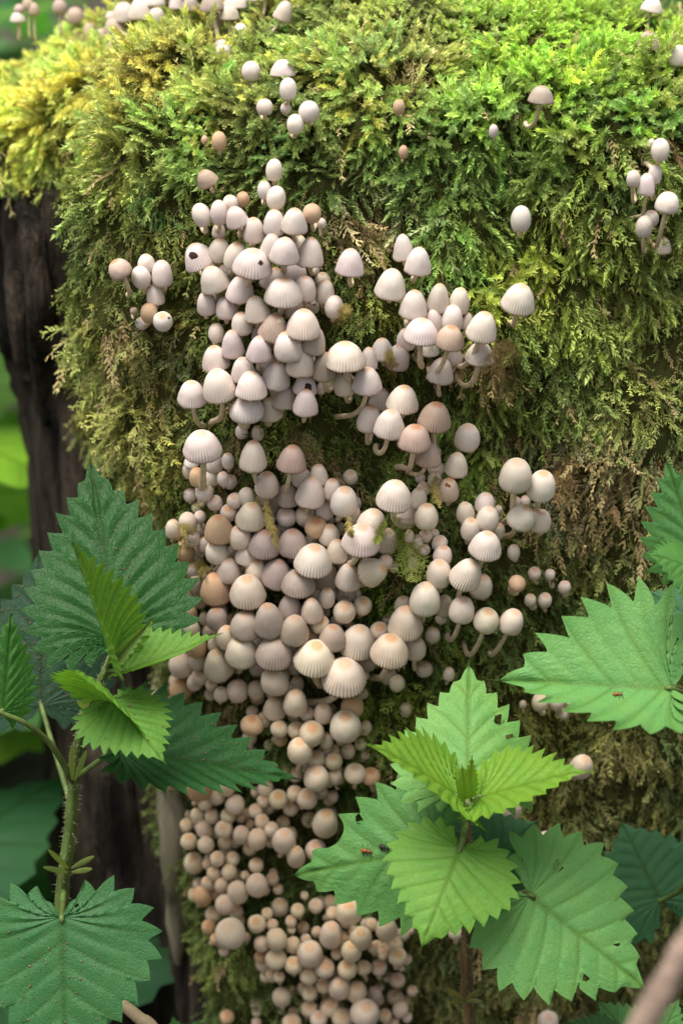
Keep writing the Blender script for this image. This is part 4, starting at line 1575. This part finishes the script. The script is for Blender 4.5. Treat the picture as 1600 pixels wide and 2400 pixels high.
def make_leaf(name, B, T, nrm_hint, parent, col, mat, width=1.0, cord=0.16, teeth=13, tooth=0.07, fold=(0.25, 0.25), droop=0.12, curl=0.0,
              quilt=0.012, seed=1, petiole=None, holes=(), pet_r=0.0009, side_shift=0.0):
    """leaf from B (petiole end) to T (tip); fold = how far each half bends down from the midrib"""
    B, T = Vector(B), Vector(T)
    L = (T - B).length
    ax = (T - B).normalized()
    nr_ = (Vector(nrm_hint) - ax * Vector(nrm_hint).dot(ax)).normalized()
    sd_ = ax.cross(nr_).normalized()
    NT = 13
    V, VE, UV, F = [], [], [], []
    INH = []
    for hf, sg in enumerate((1, -1)):
        Mg, s, ph = outline(teeth, cord, width, tooth, seed * 2 + hf)
        n = len(s); per = (n - 1) // (teeth + 2)
        uu = np.clip((s - 0.44) / 0.56, 0, 1) ** 1.35            # foot of each side vein on the midrib
        uu = uu * 0.985
        v0 = len(V)
        for a_ in range(n):
            tipphase = math.cos(2 * math.pi * (ph[a_] - 0.55))    # 1 on the line to a tooth tip
            for b_ in range(NT + 1):
                t = b_ / NT
                bow = 0.05 * math.sin(math.pi * t) * (1 - uu[a_])
                u = uu[a_] * (1 - t) + Mg[a_, 0] * t + bow * 0.6
                v = Mg[a_, 1] * t
                rim = t * t
                inh = False
                for hx, hy, hr, hq in holes:
                    if hr <= 0: continue
                    eu, ev = (u - hx) / hr, (sg * v - hy) / (hr * hq)
                    dd = math.hypot(eu, ev)
                    if 1e-6 < dd < 1.0:
                        u = hx + eu / dd * hr; v = sg * (hy + ev / dd * hr * hq); inh = True
                INH.append(inh)
                z = 0.0
                vein = max(0, tipphase) ** 4 * (1 - 0.45 * t) * (1.0 if (a_ // per) % 2 else 0.45) * (1 if t > 0.02 else 1)
                mid = math.exp(-(v / 0.016) ** 2)
                z += quilt * (0.5 - 0.5 * tipphase) * math.sin(math.pi * min(1, t * 1.05)) * (0.6 + 0.4 * noise.noise(Vector((u * 9, v * 9, seed))))
                z += quilt * 0.40 * math.sin(t * 34 + 2.0 * tipphase) * math.sin(math.pi * t) * (0.5 - 0.5 * tipphase) ** 0.5
                z -= quilt * 0.5 * mid
                z += 0.030 * noise.noise(Vector((u * 2.1, sg * v * 2.1, seed * 3.7))) * (0.3 + t)
                # bending: fold of the half-blade, droop along the midrib, curl at the rim
                fa = fold[hf] * (0.55 + 0.45 * t)
                vv = v * math.cos(fa); z -= v * math.sin(fa)
                z -= droop * u * u + curl * rim * 0.3
                p_ = B + ax * (u * L) + sd_ * (sg * vv * L) + nr_ * (z * L) + nr_ * (droop * L * u * 0.999)
                V.append(p_); VE.append(min(1, max(vein, mid)))
                UV.append((u + seed * 3.1, sg * v + seed * 1.7, 0))
        for a_ in range(n - 1):
            for b_ in range(NT):
                i0 = v0 + a_ * (NT + 1) + b_
                f = (i0, i0 + 1, i0 + NT + 2, i0 + NT + 1)
                if all(INH[k] for k in f): continue
                F.append(f if sg > 0 else f[::-1])
    loc0 = Vector(parent.location) if parent is not None else B
    me = mesh_np(name, np.array([tuple(p - loc0) for p in V]), np.array(F), True)
    attr(me, 'vein', 'FLOAT', VE); attr(me, 'leafuv', 'FLOAT_VECTOR', UV)
    bm = bmesh.new(); bm.from_mesh(me); bmesh.ops.remove_doubles(bm, verts=bm.verts, dist=L * 1e-4); bm.to_mesh(me); bm.free()
    o = obj(name, me, mat, parent)
    o.color = (*col, 1)
    if petiole:
        pv, pf = tube(catmull([tuple(p) for p in petiole] + [tuple(B), tuple(B + ax * 0.04 * L - nr_ * 0.0004)], 16), np.linspace(pet_r * 1.25, pet_r * 0.8, 16), 8)
        po = obj('petiole', mesh_np('petiole', pv - np.array(loc0), pf, True), M['nettle_stem'], o)
    return o

def make_stem(parent, pts, r0, r1, mat, hairs=260, hair_len=0.0016):
    P_ = catmull([tuple(p) for p in pts], 40)
    rad = np.linspace(r0, r1, 40) * (1 + 0.06 * np.sin(np.arange(40) * 1.7))
    # square grooved stem of a nettle
    Tn = np.gradient(P_, axis=0); Tn /= np.linalg.norm(Tn, axis=1)[:, None]
    V = []; seg = 16
    for q in range(40):
        u = np.cross(Tn[q], [0.2, -1, 0.1]); u /= np.linalg.norm(u); w = np.cross(Tn[q], u)
        a = np.arange(seg) * 2 * math.pi / seg
        k = rad[q] * (1 + 0.13 * np.cos(4 * a + 0.6))
        V.append(P_[q] + (k * np.cos(a))[:, None] * u + (k * np.sin(a))[:, None] * w)
    V = np.vstack(V)
    i = np.arange(39)[:, None] * seg; j = np.arange(seg)[None, :]; k = (j + 1) % seg
    F = np.stack([i + j, i + k, i + seg + k, i + seg + j], -1).reshape(-1, 4)
    o = obj('stem', mesh_np('stem', V - np.array(parent.location), F, True), mat, parent)
    HV = []
    for _ in range(hairs):
        q = R.randrange(1, 39); a = R.uniform(0, 6.283)
        u = np.cross(Tn[q], [0.2, -1, 0.1]); u /= np.linalg.norm(u); w = np.cross(Tn[q], u)
        d = math.cos(a) * u + math.sin(a) * w
        p_ = P_[q] + (P_[min(39, q + 1)] - P_[q]) * R.random() + d * rad[q]
        tn2 = np.cross(d, Tn[q]); b = 0.00006
        tip = p_ + (d + Tn[q] * R.uniform(-0.4, 0.25)) * hair_len * R.uniform(0.5, 1.2)
        HV += [p_ + tn2 * b, p_ - tn2 * b, tip, p_ + Tn[q] * b, p_ - Tn[q] * b, tip]
    if HV:
        HV = np.array(HV)
        h = obj('bristles', mesh_np('bristles', HV - np.array(parent.location), np.arange(len(HV)).reshape(-1, 3)), M['hair'], o)
        h['kind'] = 'stuff'
    return o

def stipule(parent, B, T, w, col):
    B, T = Vector(B), Vector(T)
    ax = T - B; sd_ = ax.normalized().cross(FWD).normalized(); nn = sd_.cross(ax.normalized())
    V = []
    prof = [(0, .35), (.25, .8), (.5, 1), (.75, .85), (.92, .5), (1, .05)]
    for f, k in prof:
        for s, lift in ((-1, 0), (0, -0.35), (1, 0)):
            V.append(B + ax * f + sd_ * (s * w * k) + nn * (lift * w * k))
    F = []
    for q in range(len(prof) - 1):
        for s in range(2):
            F.append((q * 3 + s, q * 3 + s + 1, q * 3 + s + 4, q * 3 + s + 3))
    me = mesh_np('stipule', np.array([tuple(v - Vector(parent.location)) for v in V]), np.array(F), True)
    attr(me, 'vein', 'FLOAT', np.zeros(len(V))); attr(me, 'leafuv', 'FLOAT_VECTOR', np.array([tuple(v * 30) for v in V]))
    o = obj('stipule', me, M['leaf_young'], parent); o.color = (*col, 1)

MID = (0.080, 0.220, 0.062); LIGHT = (0.125, 0.300, 0.075); YOUNG = (0.150, 0.310, 0.035); DARK = (0.034, 0.115, 0.030); BLUE = (0.042, 0.135, 0.060)
TOCAM = -FWD

def ground_point(p):
    return Vector((p.x, p.y, ground_h(p.x, p.y)))

# --- nettle in the middle
pts = [at(1100, 2400, .070), at(1092, 2250, .072), at(1098, 2110, .074), at(1092, 1990, .076), at(1094, 1885, .078)]
foot = Vector((pts[0].x + 0.004, pts[0].y + 0.012, 0)); foot.z = ground_h(foot.x, foot.y) - 0.005
cn = empty('nettle_plant', foot)
tag(cn, 'young nettle with a fresh green leaf whorl in front of the mushrooms', 'nettle', 'nettles growing against the stump')
make_stem(cn, [foot, foot.lerp(pts[0], 0.5) + Vector((0.001, 0, 0))] + pts, 0.0026, 0.0013, M['nettle_stem_red'], 420)
top = at(1094, 1880, .078)
make_leaf('leaf', at(1095, 1862, .076), at(1098, 1556, .040), TOCAM + Vector((0, 0, 0.55)), cn, LIGHT, M['leaf'], 1.02, 0.10, 11, 0.085, (0.18, 0.18), 0.02, 0.0, 0.016, 3,
          petiole=[top, at(1095, 1872, .077)], holes=[(0.58, 0.22, 0.045, 0.8), (0.46, 0.30, 0.038, 0.8)])
make_leaf('leaf', at(1076, 1866, .083), at(868, 1746, .096), Vector((-0.10, -0.34, 0.94)), cn, YOUNG, M['leaf_young'], 0.95, 0.10, 11, 0.085, (-0.10, -0.30), 0.10, 0.0, 0.022, 4, petiole=[top, at(1088, 1890, .08)])
make_leaf('leaf', at(1120, 1868, .083), at(1378, 1808, .096), Vector((0.10, -0.34, 0.94)), cn, YOUNG, M['leaf_young'], 0.85, 0.10, 11, 0.085, (-0.30, -0.10), 0.10, 0.0, 0.022, 5, petiole=[top, at(1106, 1890, .08)])
make_leaf('bud_leaf', at(1098, 1870, .086), at(1106, 1768, .090), Vector((0, -1, 0.25)), cn, (0.19, 0.34, 0.04), M['leaf_young'], 0.34, 0.02, 8, 0.05, (0.5, 0.5), 0.05, 0, 0.01, 6)
make_leaf('bud_leaf', at(1090, 1874, .088), at(1082, 1790, .092), Vector((0, -1, 0.25)), cn, (0.19, 0.34, 0.04), M['leaf_young'], 0.34, 0.02, 8, 0.05, (0.5, 0.5), 0.05, 0, 0.01, 7)
make_leaf('leaf', at(1078, 1988, .092), at(988, 2218, .116), TOCAM + Vector((0.05, 0, 0.75)), cn, (0.125, 0.29, 0.050), M['leaf_young'], 1.28, 0.26, 12, 0.085, (0.22, 0.22), 0.16, 0.05, 0.020, 8, petiole=[at(1093, 1925, .077), at(1084, 1965, .088)])
make_leaf('leaf', at(1035, 1985, .066), at(683, 2052, .052), TOCAM + Vector((-0.15, 0, 0.30)), cn, MID, M['leaf'], 0.88, 0.14, 9, 0.095, (0.12, 0.15), 0.05, 0.0, 0.016, 9,
          petiole=[at(1094, 2000, .074)], holes=[(0.74, 0.235, 0.13, 0.85), (0.50, 0.26, 0.030, 1.2)])
make_leaf('leaf', at(1110, 2035, .060), at(1262, 1925, .046), TOCAM + Vector((0.15, 0, 0.25)), cn, BLUE, M['leaf'], 1.25, 0.16, 11, 0.085, (0.15, 0.15), 0.06, 0.0, 0.016, 10, petiole=[at(1096, 2050, .073)])
big = make_leaf('leaf', at(1240, 2098, .088), at(1512, 2318, .100), TOCAM + Vector((0.10, 0, 0.35)), cn, (0.105, 0.270, 0.078), M['leaf'], 1.16, 0.34, 11, 0.085, (0.10, 0.12), 0.10, 0.02, 0.016, 11,
          petiole=[at(1098, 2140, .074), at(1160, 2125, .078)], holes=[(0.30, -0.03, 0.034, 0.8), (0.05, -0.28, 0.045, 0.7), (0.66, -0.12, 0.030, 0.9), (0.62, 0.20, 0.034, 0.8)])
for tx, ty in ((1048, 2316), (1054, 2348), (1124, 2318), (1130, 2346)):
    stipule(cn, at(1088, 2345, .074), at(tx, ty, .080), 0.0009, (0.16, 0.17, 0.06))
for tx, ty in ((1068, 2128), (1120, 2138)):
    stipule(cn, at(1095, 2140, .076), at(tx, ty, .081), 0.0007, (0.14, 0.20, 0.06))

# --- nettle at the left
pts = [at(146, 2150, .050), at(164, 1960, .050), at(175, 1830, .050), at(190, 1720, .052), at(215, 1640, .055), at(262, 1548, .060)]
foot = Vector((pts[0].x + 0.002, pts[0].y - 0.004, 0)); foot.z = ground_h(foot.x, foot.y) - 0.005
ln_ = empty('nettle_plant', foot)
tag(ln_, 'tall nettle with one big dark upright leaf beside the bare bark', 'nettle', 'nettles growing against the stump')
make_stem(ln_, [foot, foot.lerp(pts[0], 0.5)] + pts, 0.0026, 0.0013, M['nettle_stem'], 700)
make_leaf('leaf', at(272, 1500, .046), at(212, 1078, .004), TOCAM + Vector((0.02, 0, 0.22)), ln_, (0.015, 0.075, 0.013), M['leaf'], 0.86, 0.10, 13, 0.072, (0.12, 0.12), 0.03, 0.0, 0.018, 21, petiole=[at(252, 1560, .058), at(262, 1530, .052)])
make_leaf('leaf', at(262, 1540, .066), at(168, 1268, .078), Vector((0.93, -0.36, 0.1)), ln_, (0.120, 0.270, 0.040), M['leaf_young'], 0.62, 0.08, 13, 0.07, (-0.75, -0.75), 0.02, 0, 0.018, 22, petiole=[at(254, 1565, .06)])
make_leaf('leaf', at(285, 1572, .066), at(514, 1486, .062), Vector((0.10, -0.20, 0.97)), ln_, (0.115, 0.260, 0.040), M['leaf_young'], 0.72, 0.08, 13, 0.08, (-0.55, -0.45), -0.10, 0, 0.018, 23, petiole=[at(256, 1570, .06)])
make_leaf('bud_leaf', at(262, 1555, .072), at(368, 1440, .068), Vector((0.5, -0.7, 0.5)), ln_, (0.15, 0.25, 0.07), M['leaf_young'], 0.28, 0.02, 9, 0.05, (-0.8, -0.8), 0.0, 0, 0.01, 24)
make_leaf('leaf', at(262, 1652, .070), at(172, 1570, .092), Vector((-0.1, -0.45, 0.9)), ln_, (0.120, 0.290, 0.035), M['leaf_young'], 1.15, 0.12, 11, 0.09, (0.10, 0.35), 0.22, 0, 0.022, 25, petiole=[at(228, 1625, .057)])
make_leaf('leaf', at(262, 1640, .070), at(385, 1786, .092), Vector((0.25, -0.62, 0.74)), ln_, (0.100, 0.250, 0.040), M['leaf_young'], 1.02, 0.12, 12, 0.085, (0.20, 0.30), 0.16, 0, 0.020, 26, petiole=[at(228, 1628, .057)])
make_leaf('leaf', at(275, 1752, .058), at(700, 1826, .046), Vector((0.05, -0.62, 0.80)), ln_, (0.022, 0.092, 0.025), M['leaf'], 0.72, 0.10, 12, 0.075, (-0.65, -0.02), 0.03, 0, 0.012, 27, petiole=[at(180, 1822, .051), at(230, 1785, .055)])
make_leaf('leaf', at(8, 1672, .066), at(28, 1432, .060), Vector((0.35, -0.85, 0.35)), ln_, (0.055, 0.185, 0.040), M['leaf'], 0.62, 0.16, 11, 0.075, (0.30, 0.2), 0.05, 0.0, 0.020, 28, petiole=[at(172, 1832, .051), at(120, 1745, .058), at(60, 1695, .064)])
make_leaf('leaf', at(145, 2148, .086), at(158, 2530, .112), TOCAM + Vector((-0.05, 0, 0.35)), ln_, (0.034, 0.125, 0.040), M['leaf'], 1.18, 0.22, 11, 0.085, (0.10, 0.10), 0.08, 0.0, 0.016, 29, petiole=[at(150, 2090, .055), at(147, 2130, .075)], holes=[(-0.06, -0.10, 0.018, 0.8), (0.02, 0.32, 0.012, 1)])
make_leaf('leaf', at(98, 1655, .012), at(92, 1292, -.012), TOCAM + Vector((0.0, 0, 0.35)), ln_, (0.024, 0.066, 0.036), M['leaf'], 0.92, 0.16, 12, 0.065, (0.08, 0.08), 0.03, 0, 0.008, 30, petiole=[at(172, 1900, .046), at(135, 1780, .030)])
for bx, by, tx, ty in ((170, 1828, 168, 1748), (176, 1828, 204, 1758), (160, 2035, 113, 1990), (160, 2045, 101, 2032), (168, 2035, 222, 2006), (168, 2045, 217, 2036), (205, 1665, 182, 1640), (215, 1660, 208, 1668)):
    stipule(ln_, at(bx, by, .054), at(tx, ty, .060), 0.0010, (0.17, 0.24, 0.07))

# --- nettle at the right, its stem outside the frame
pts = [at(1660, 2300, .045), at(1655, 2000, .050), at(1650, 1700, .055), at(1650, 1400, .055), at(1640, 1200, .055)]
foot = Vector((pts[0].x, pts[0].y - 0.004, 0)); foot.z = ground_h(foot.x, foot.y) - 0.005
rn = empty('nettle_plant', foot)
tag(rn, 'nettle reaching in with a broad pale green sideways leaf', 'nettle', 'nettles growing against the stump')
make_stem(rn, [foot] + pts, 0.0030, 0.0013, M['nettle_stem'], 200)
make_leaf('leaf', at(1575, 1614, .074), at(1165, 1594, .070), Vector((0.0, -0.80, 0.60)), rn, (0.115, 0.290, 0.085), M['leaf'], 1.14, 0.10, 9, 0.115, (-0.10, -0.95), 0.04, 0.0, 0.018, 41, petiole=[pts[2], at(1620, 1640, .062)], holes=[])
make_leaf('leaf', at(1640, 1330, .060), at(1560, 1078, .052), Vector((-0.35, -0.85, 0.35)), rn, (0.075, 0.215, 0.065), M['leaf'], 0.86, 0.10, 9, 0.10, (0.05, 0.15), 0.05, 0.0, 0.014, 42, petiole=[pts[4]])
make_leaf('leaf', at(1640, 1345, .066), at(1517, 1300, .076), Vector((-0.1, -0.5, 0.85)), rn, (0.085, 0.235, 0.060), M['leaf_young'], 1.0, 0.10, 11, 0.09, (0.1, 0.4), 0.20, 0.0, 0.016, 43, petiole=[pts[3]])
make_leaf('leaf', at(1660, 1470, .030), at(1512, 1385, .020), TOCAM + Vector((0, 0, 0.3)), rn, BLUE, M['leaf'], 1.0, 0.10, 12, 0.08, (0.1, 0.1), 0.05, 0.0, 0.010, 44, petiole=[pts[3]])
make_leaf('leaf', at(1545, 2112, .030), at(1455, 1925, .016), TOCAM + Vector((0, 0, 0.2)), rn, (0.026, 0.095, 0.038), M['leaf'], 1.42, 0.40, 11, 0.09, (0.08, 0.08), 0.04, 0.0, 0.008, 45, petiole=[pts[1], at(1600, 2080, .038)])

# --- low nettles at the bottom edge
def low_nettle(base, leaves, label):
    f = Vector(base); f.z = ground_h(f.x, f.y) - 0.004
    t = empty('nettle_plant', f)
    tag(t, label, 'nettle', 'nettles growing against the stump')
    tops = [Vector(l[0]) for l in leaves]
    mean = sum(tops, Vector()) / len(tops)
    make_stem(t, [f, f.lerp(mean, 0.5), mean + Vector((0, 0.004, 0.002))], 0.002, 0.0011, M['nettle_stem'], 80)
    for q, (b, tp, nh, col, w, sd_) in enumerate(leaves):
        make_leaf('leaf', b, tp, nh, t, col, M['leaf'], w, 0.16, 10, 0.09, (0.12, 0.12), 0.08, 0.0, 0.012, sd_, petiole=[mean])
low_nettle(at(1540, 2600, .085), [(at(1500, 2455, .088), at(1400, 2345, .082), TOCAM + Vector((0, 0, .3)), MID, 1.0, 51), (at(1540, 2450, .088), at(1590, 2340, .08), TOCAM + Vector((0, 0, .3)), MID, 0.9, 52),
                                  (at(1450, 2450, .09), at(1325, 2395, .088), TOCAM + Vector((0, 0, .5)), DARK, 0.9, 53)], 'low nettle behind the blurred stick, only its leaf tips showing')
low_nettle(at(420, 2640, .030), [(at(425, 2480, .032), at(405, 2382, .026), TOCAM + Vector((0, 0, .3)), DARK, 1.0, 54), (at(430, 2480, .032), at(470, 2385, .026), TOCAM + Vector((0, 0, .3)), DARK, 0.9, 55)],
           'low dark nettle at the foot of the bark hollow')

# ------------------------------------------------------------------ blurred stick and straw
a_, b_ = at(1660, 2130, .27), at(1490, 2430, .27)
dr = (b_ - a_).normalized()
k_ = (GZ + 0.0 - b_.z) / dr.z
c_ = b_ + dr * k_
stickp = catmull([tuple(a_ - dr * 0.10 + Vector((0.004, 0, 0))), tuple(a_), tuple(b_), tuple(b_.lerp(c_, 0.5) + Vector((0.003, 0.002, 0))), tuple(c_)], 40)
sv, sf = tube(stickp, np.linspace(0.0022, 0.0034, 40) * (1 + 0.08 * np.sin(np.arange(40) * 1.1)), 12)
o = obj('dead_stick', mesh_np('dead_stick', sv - np.array(c_), sf, True), M['stick']); o.location = c_
tag(o, 'blurred brown dead stick leaning across the lower right corner', 'stick')
q0, q1 = at(285, 2352, .070), at(372, 2430, .076)
sv, sf = tube(catmull([tuple(q0), tuple(q0.lerp(q1, .5) + Vector((0, 0, .0006))), tuple(q1), tuple(q1 + (q1 - q0) * 1.8 + Vector((0, 0, -0.02)))], 20), np.linspace(.0020, .0026, 20), 8)
o = obj('dry_straw', mesh_np('dry_straw', sv - np.array(q0), sf, True), M['straw']); o.location = q0
tag(o, 'pale dry stalk sticking out under the large lower left nettle leaf', 'stalk')

# ------------------------------------------------------------------ two small insects on leaves
def insect(name, x, y, ob, size, mat, label):
    bpy.context.view_layer.update()
    dg = bpy.context.evaluated_depsgraph_get()
    bv = BVHTree.FromObject(ob, dg); inv = ob.matrix_world.inverted(); r = ray_dir(x, y)
    l, nn, ii, dd = bv.ray_cast(inv @ CAM, (inv.to_3x3() @ r).normalized())
    c = (ob.matrix_world @ l) if l else at(x, y, .065)
    nn = (ob.matrix_world.to_3x3() @ nn).normalized() if nn else TOCAM
    if nn.dot(FWD) > 0: nn = -nn
    ex = RGT - nn * RGT.dot(nn); ex.normalize(); ey = nn.cross(ex)
    t = empty(name, c)
    tag(t, label, 'insect')
    P_ = [tuple(nn * size * .16 + ex * size * k) for k in (-.52, -.35, -.15, 0.0, .12, .25, .38, .5)]
    sv, sf = tube(P_, [size * k for k in (.03, .17, .20, .13, .06, .13, .10, .03)], 10)
    obj('body', mesh_np('body', sv, sf, True), mat, t)
    for sg in (-1, 1):
        for k, sw_ in ((-.1, -.25), (.08, .05), (.22, .3)):
            p0 = nn * size * .16 + ex * size * k; p1 = p0 + ey * sg * size * .28 + nn * size * .12 + ex * size * sw_ * .5; p2 = p0 + ey * sg * size * .5 + ex * size * sw_ - nn * size * .14
            lv, lf = tube([tuple(p0), tuple(p1), tuple(p2)], [size * .025] * 3, 6)
            obj('leg', mesh_np('leg', lv, lf, True), M['insect_dark'], t)
lf5 = [o for o in cn.children if o.name.startswith('leaf')]
insect('insect', 860, 1993, lf5[4], 0.0042, M['insect'], 'orange spiny insect with dark legs on the bitten nettle leaf')
insect('insect', 902, 1984, lf5[4], 0.0040, M['insect_dark'], 'dark insect half hidden at the middle of the bitten nettle leaf')
insect('insect', 1446, 1630, [o for o in rn.children if o.name.startswith('leaf')][0], 0.0032, M['insect'], 'tiny red ant on the folded edge of the broad pale leaf')

# ------------------------------------------------------------------ crumbs of soil and spores lying on the leaves
def crumbs(ob, n, cx, cy, rx, ry, rng):
    bpy.context.view_layer.update()
    dg = bpy.context.evaluated_depsgraph_get()
    bv = BVHTree.FromObject(ob, dg); inv = ob.matrix_world.inverted()
    out = []
    for _ in range(n):
        r = ray_dir(cx + rng.gauss(0, rx), cy + rng.gauss(0, ry))
        l, nn, ii, dd = bv.ray_cast(inv @ CAM, (inv.to_3x3() @ r).normalized())
        if l is None: continue
        c = np.array(ob.matrix_world @ l) - np.array(r.normalized()) * 0.0002
        s = rng.uniform(0.00018, 0.00055)
        V = c + np.array([[1, 0, 0], [-1, 0, 0], [0, 1, 0], [0, -1, 0], [0, 0, 1], [0, 0, -1]]) * s * np.array([[rng.uniform(.5, 1.3)] for _ in range(6)])
        out.append(V)
    return out
OCT = np.array([[0, 2, 4], [2, 1, 4], [1, 3, 4], [3, 0, 4], [2, 0, 5], [1, 2, 5], [3, 1, 5], [0, 3, 5]])
ll = [o for o in ln_.children if o.name.startswith('leaf')]
rg = random.Random(5)
cl = crumbs(ll[8], 130, 110, 1500, 60, 90, rg) + crumbs(ll[5], 90, 560, 1760, 90, 40, rg) + crumbs(ll[0], 26, 285, 1340, 25, 70, rg) + crumbs(ll[4], 20, 310, 1680, 30, 40, rg) + crumbs(ll[7], 60, 130, 2300, 90, 70, rg)
CV = np.vstack(cl); CF = np.vstack([OCT + 6 * q for q in range(len(cl))])
tag(obj('soil_crumbs', mesh_np('soil_crumbs', CV, CF), M['crumb']), 'brown crumbs of soil and debris strewn on the left nettle leaves', 'debris', kind='stuff')

# ------------------------------------------------------------------ plants behind the stump
def weed(x, y, h, n, col, label, seed, lw=0.95, ll_=0.12):
    rg = random.Random(seed)
    f = Vector((x, y, ground_h(x, y) - 0.004))
    t = empty('weed_plant', f)
    tag(t, label, 'plant', 'leafy weeds behind the stump')
    tip = f + Vector((rg.uniform(-.05, .05), rg.uniform(-.05, .05), h))
    make_stem(t, [f, f.lerp(tip, 0.5) + Vector((rg.uniform(-.02, .02), 0, 0)), tip], 0.004, 0.0015, M['nettle_stem'], 0)
    for q in range(n):
        s = 0.15 + 0.85 * (q + 0.5) / n
        b = f.lerp(tip, s); a = q * 2.4 + rg.uniform(-.4, .4)
        d = Vector((math.cos(a), math.sin(a), rg.uniform(-0.1, 0.5))).normalized()
        L = ll_ * rg.uniform(0.75, 1.25) * (1.15 - 0.5 * s)
        pb = b + d * L * 0.35
        make_leaf('leaf', pb, pb + d * L, Vector((-d.x * .4, -d.y * .4, 1)), t, tuple(c * rg.uniform(.8, 1.2) for c in col), M['leaf_bg'], lw, 0.14, 7, 0.05, (0.1, 0.1), 0.25, 0.0, 0.01, seed * 10 + q, petiole=[b])
weed(-0.235, 0.30, 0.34, 9, (0.16, 0.33, 0.03), 'sunlit yellow-green broad-leaved weed beside the bark edge', 61, 1.0, 0.13)
weed(-0.30, 0.42, 0.46, 9, (0.09, 0.25, 0.05), 'tall mid-green weed behind the yellow-green one', 62, 0.9, 0.15)
weed(-0.20, 0.20, 0.16, 7, (0.06, 0.17, 0.05), 'low dark green weed in the shade left of the stump', 63, 0.9, 0.11)
weed(-0.36, 0.30, 0.22, 7, (0.10, 0.26, 0.04), 'bushy bright green weed farther out at the left', 64, 0.9, 0.12)
weed(-0.19, 0.075, 0.10, 5, (0.028, 0.085, 0.035), 'dim dark weed low down behind the nettle stem', 65, 1.0, 0.11)
weed(0.34, 0.38, 0.42, 9, (0.09, 0.24, 0.05), 'tall weed behind the stump at its right side', 66, 0.9, 0.14)

# far undergrowth, one leafy mass
nu = 7000
ux = NR.uniform(-2.6, 2.6, nu); uy = NR.uniform(0.75, 2.4, nu)
uz = np.array([ground_h(a, b) for a, b in zip(ux, uy)]) + NR.random(nu) ** 1.2 * (0.25 + 0.42 * (uy - 0.6))
UP_ = np.stack([ux, uy, uz], -1)
uL = NR.uniform(0.03, 0.075, nu)
ud = NR.standard_normal((nu, 3)); ud[:, 2] *= 0.4; ud /= np.linalg.norm(ud, axis=1)[:, None]
un = NR.standard_normal((nu, 3)) * 0.5 + np.array((0, -0.2, 1.0)); us = np.cross(ud, un); us /= np.linalg.norm(us, axis=1)[:, None]
un = np.cross(us, ud)
prof = [(0, 0, 0), (.3, .33, .05), (.3, -.33, .05), (.65, .22, .03), (.65, -.22, .03), (1, 0, -.08)]
V = np.stack([UP_ + uL[:, None] * (a * ud + b * us + c * un) for a, b, c in prof], 1).reshape(-1, 3)
f0 = np.array([[0, 1, 2], [2, 1, 3], [2, 3, 4], [4, 3, 5]])
F = (np.arange(nu)[:, None, None] * 6 + f0[None]).reshape(-1, 3)
uc = np.array((0.06, 0.17, 0.045)) * NR.uniform(0.5, 1.7, (nu, 1)) * (1 + 0.25 * NR.standard_normal((nu, 1)) * np.array((1, 0.3, 0.4)))
me = mesh_np('undergrowth', V, F)
attr(me, 'tint', 'FLOAT_COLOR', np.hstack([np.clip(np.repeat(uc, 6, 0), 0.01, 1), np.ones((nu * 6, 1))]))
tag(obj('undergrowth', me, M['under']), 'far green woodland undergrowth, one blurred leafy mass', 'undergrowth', kind='stuff')
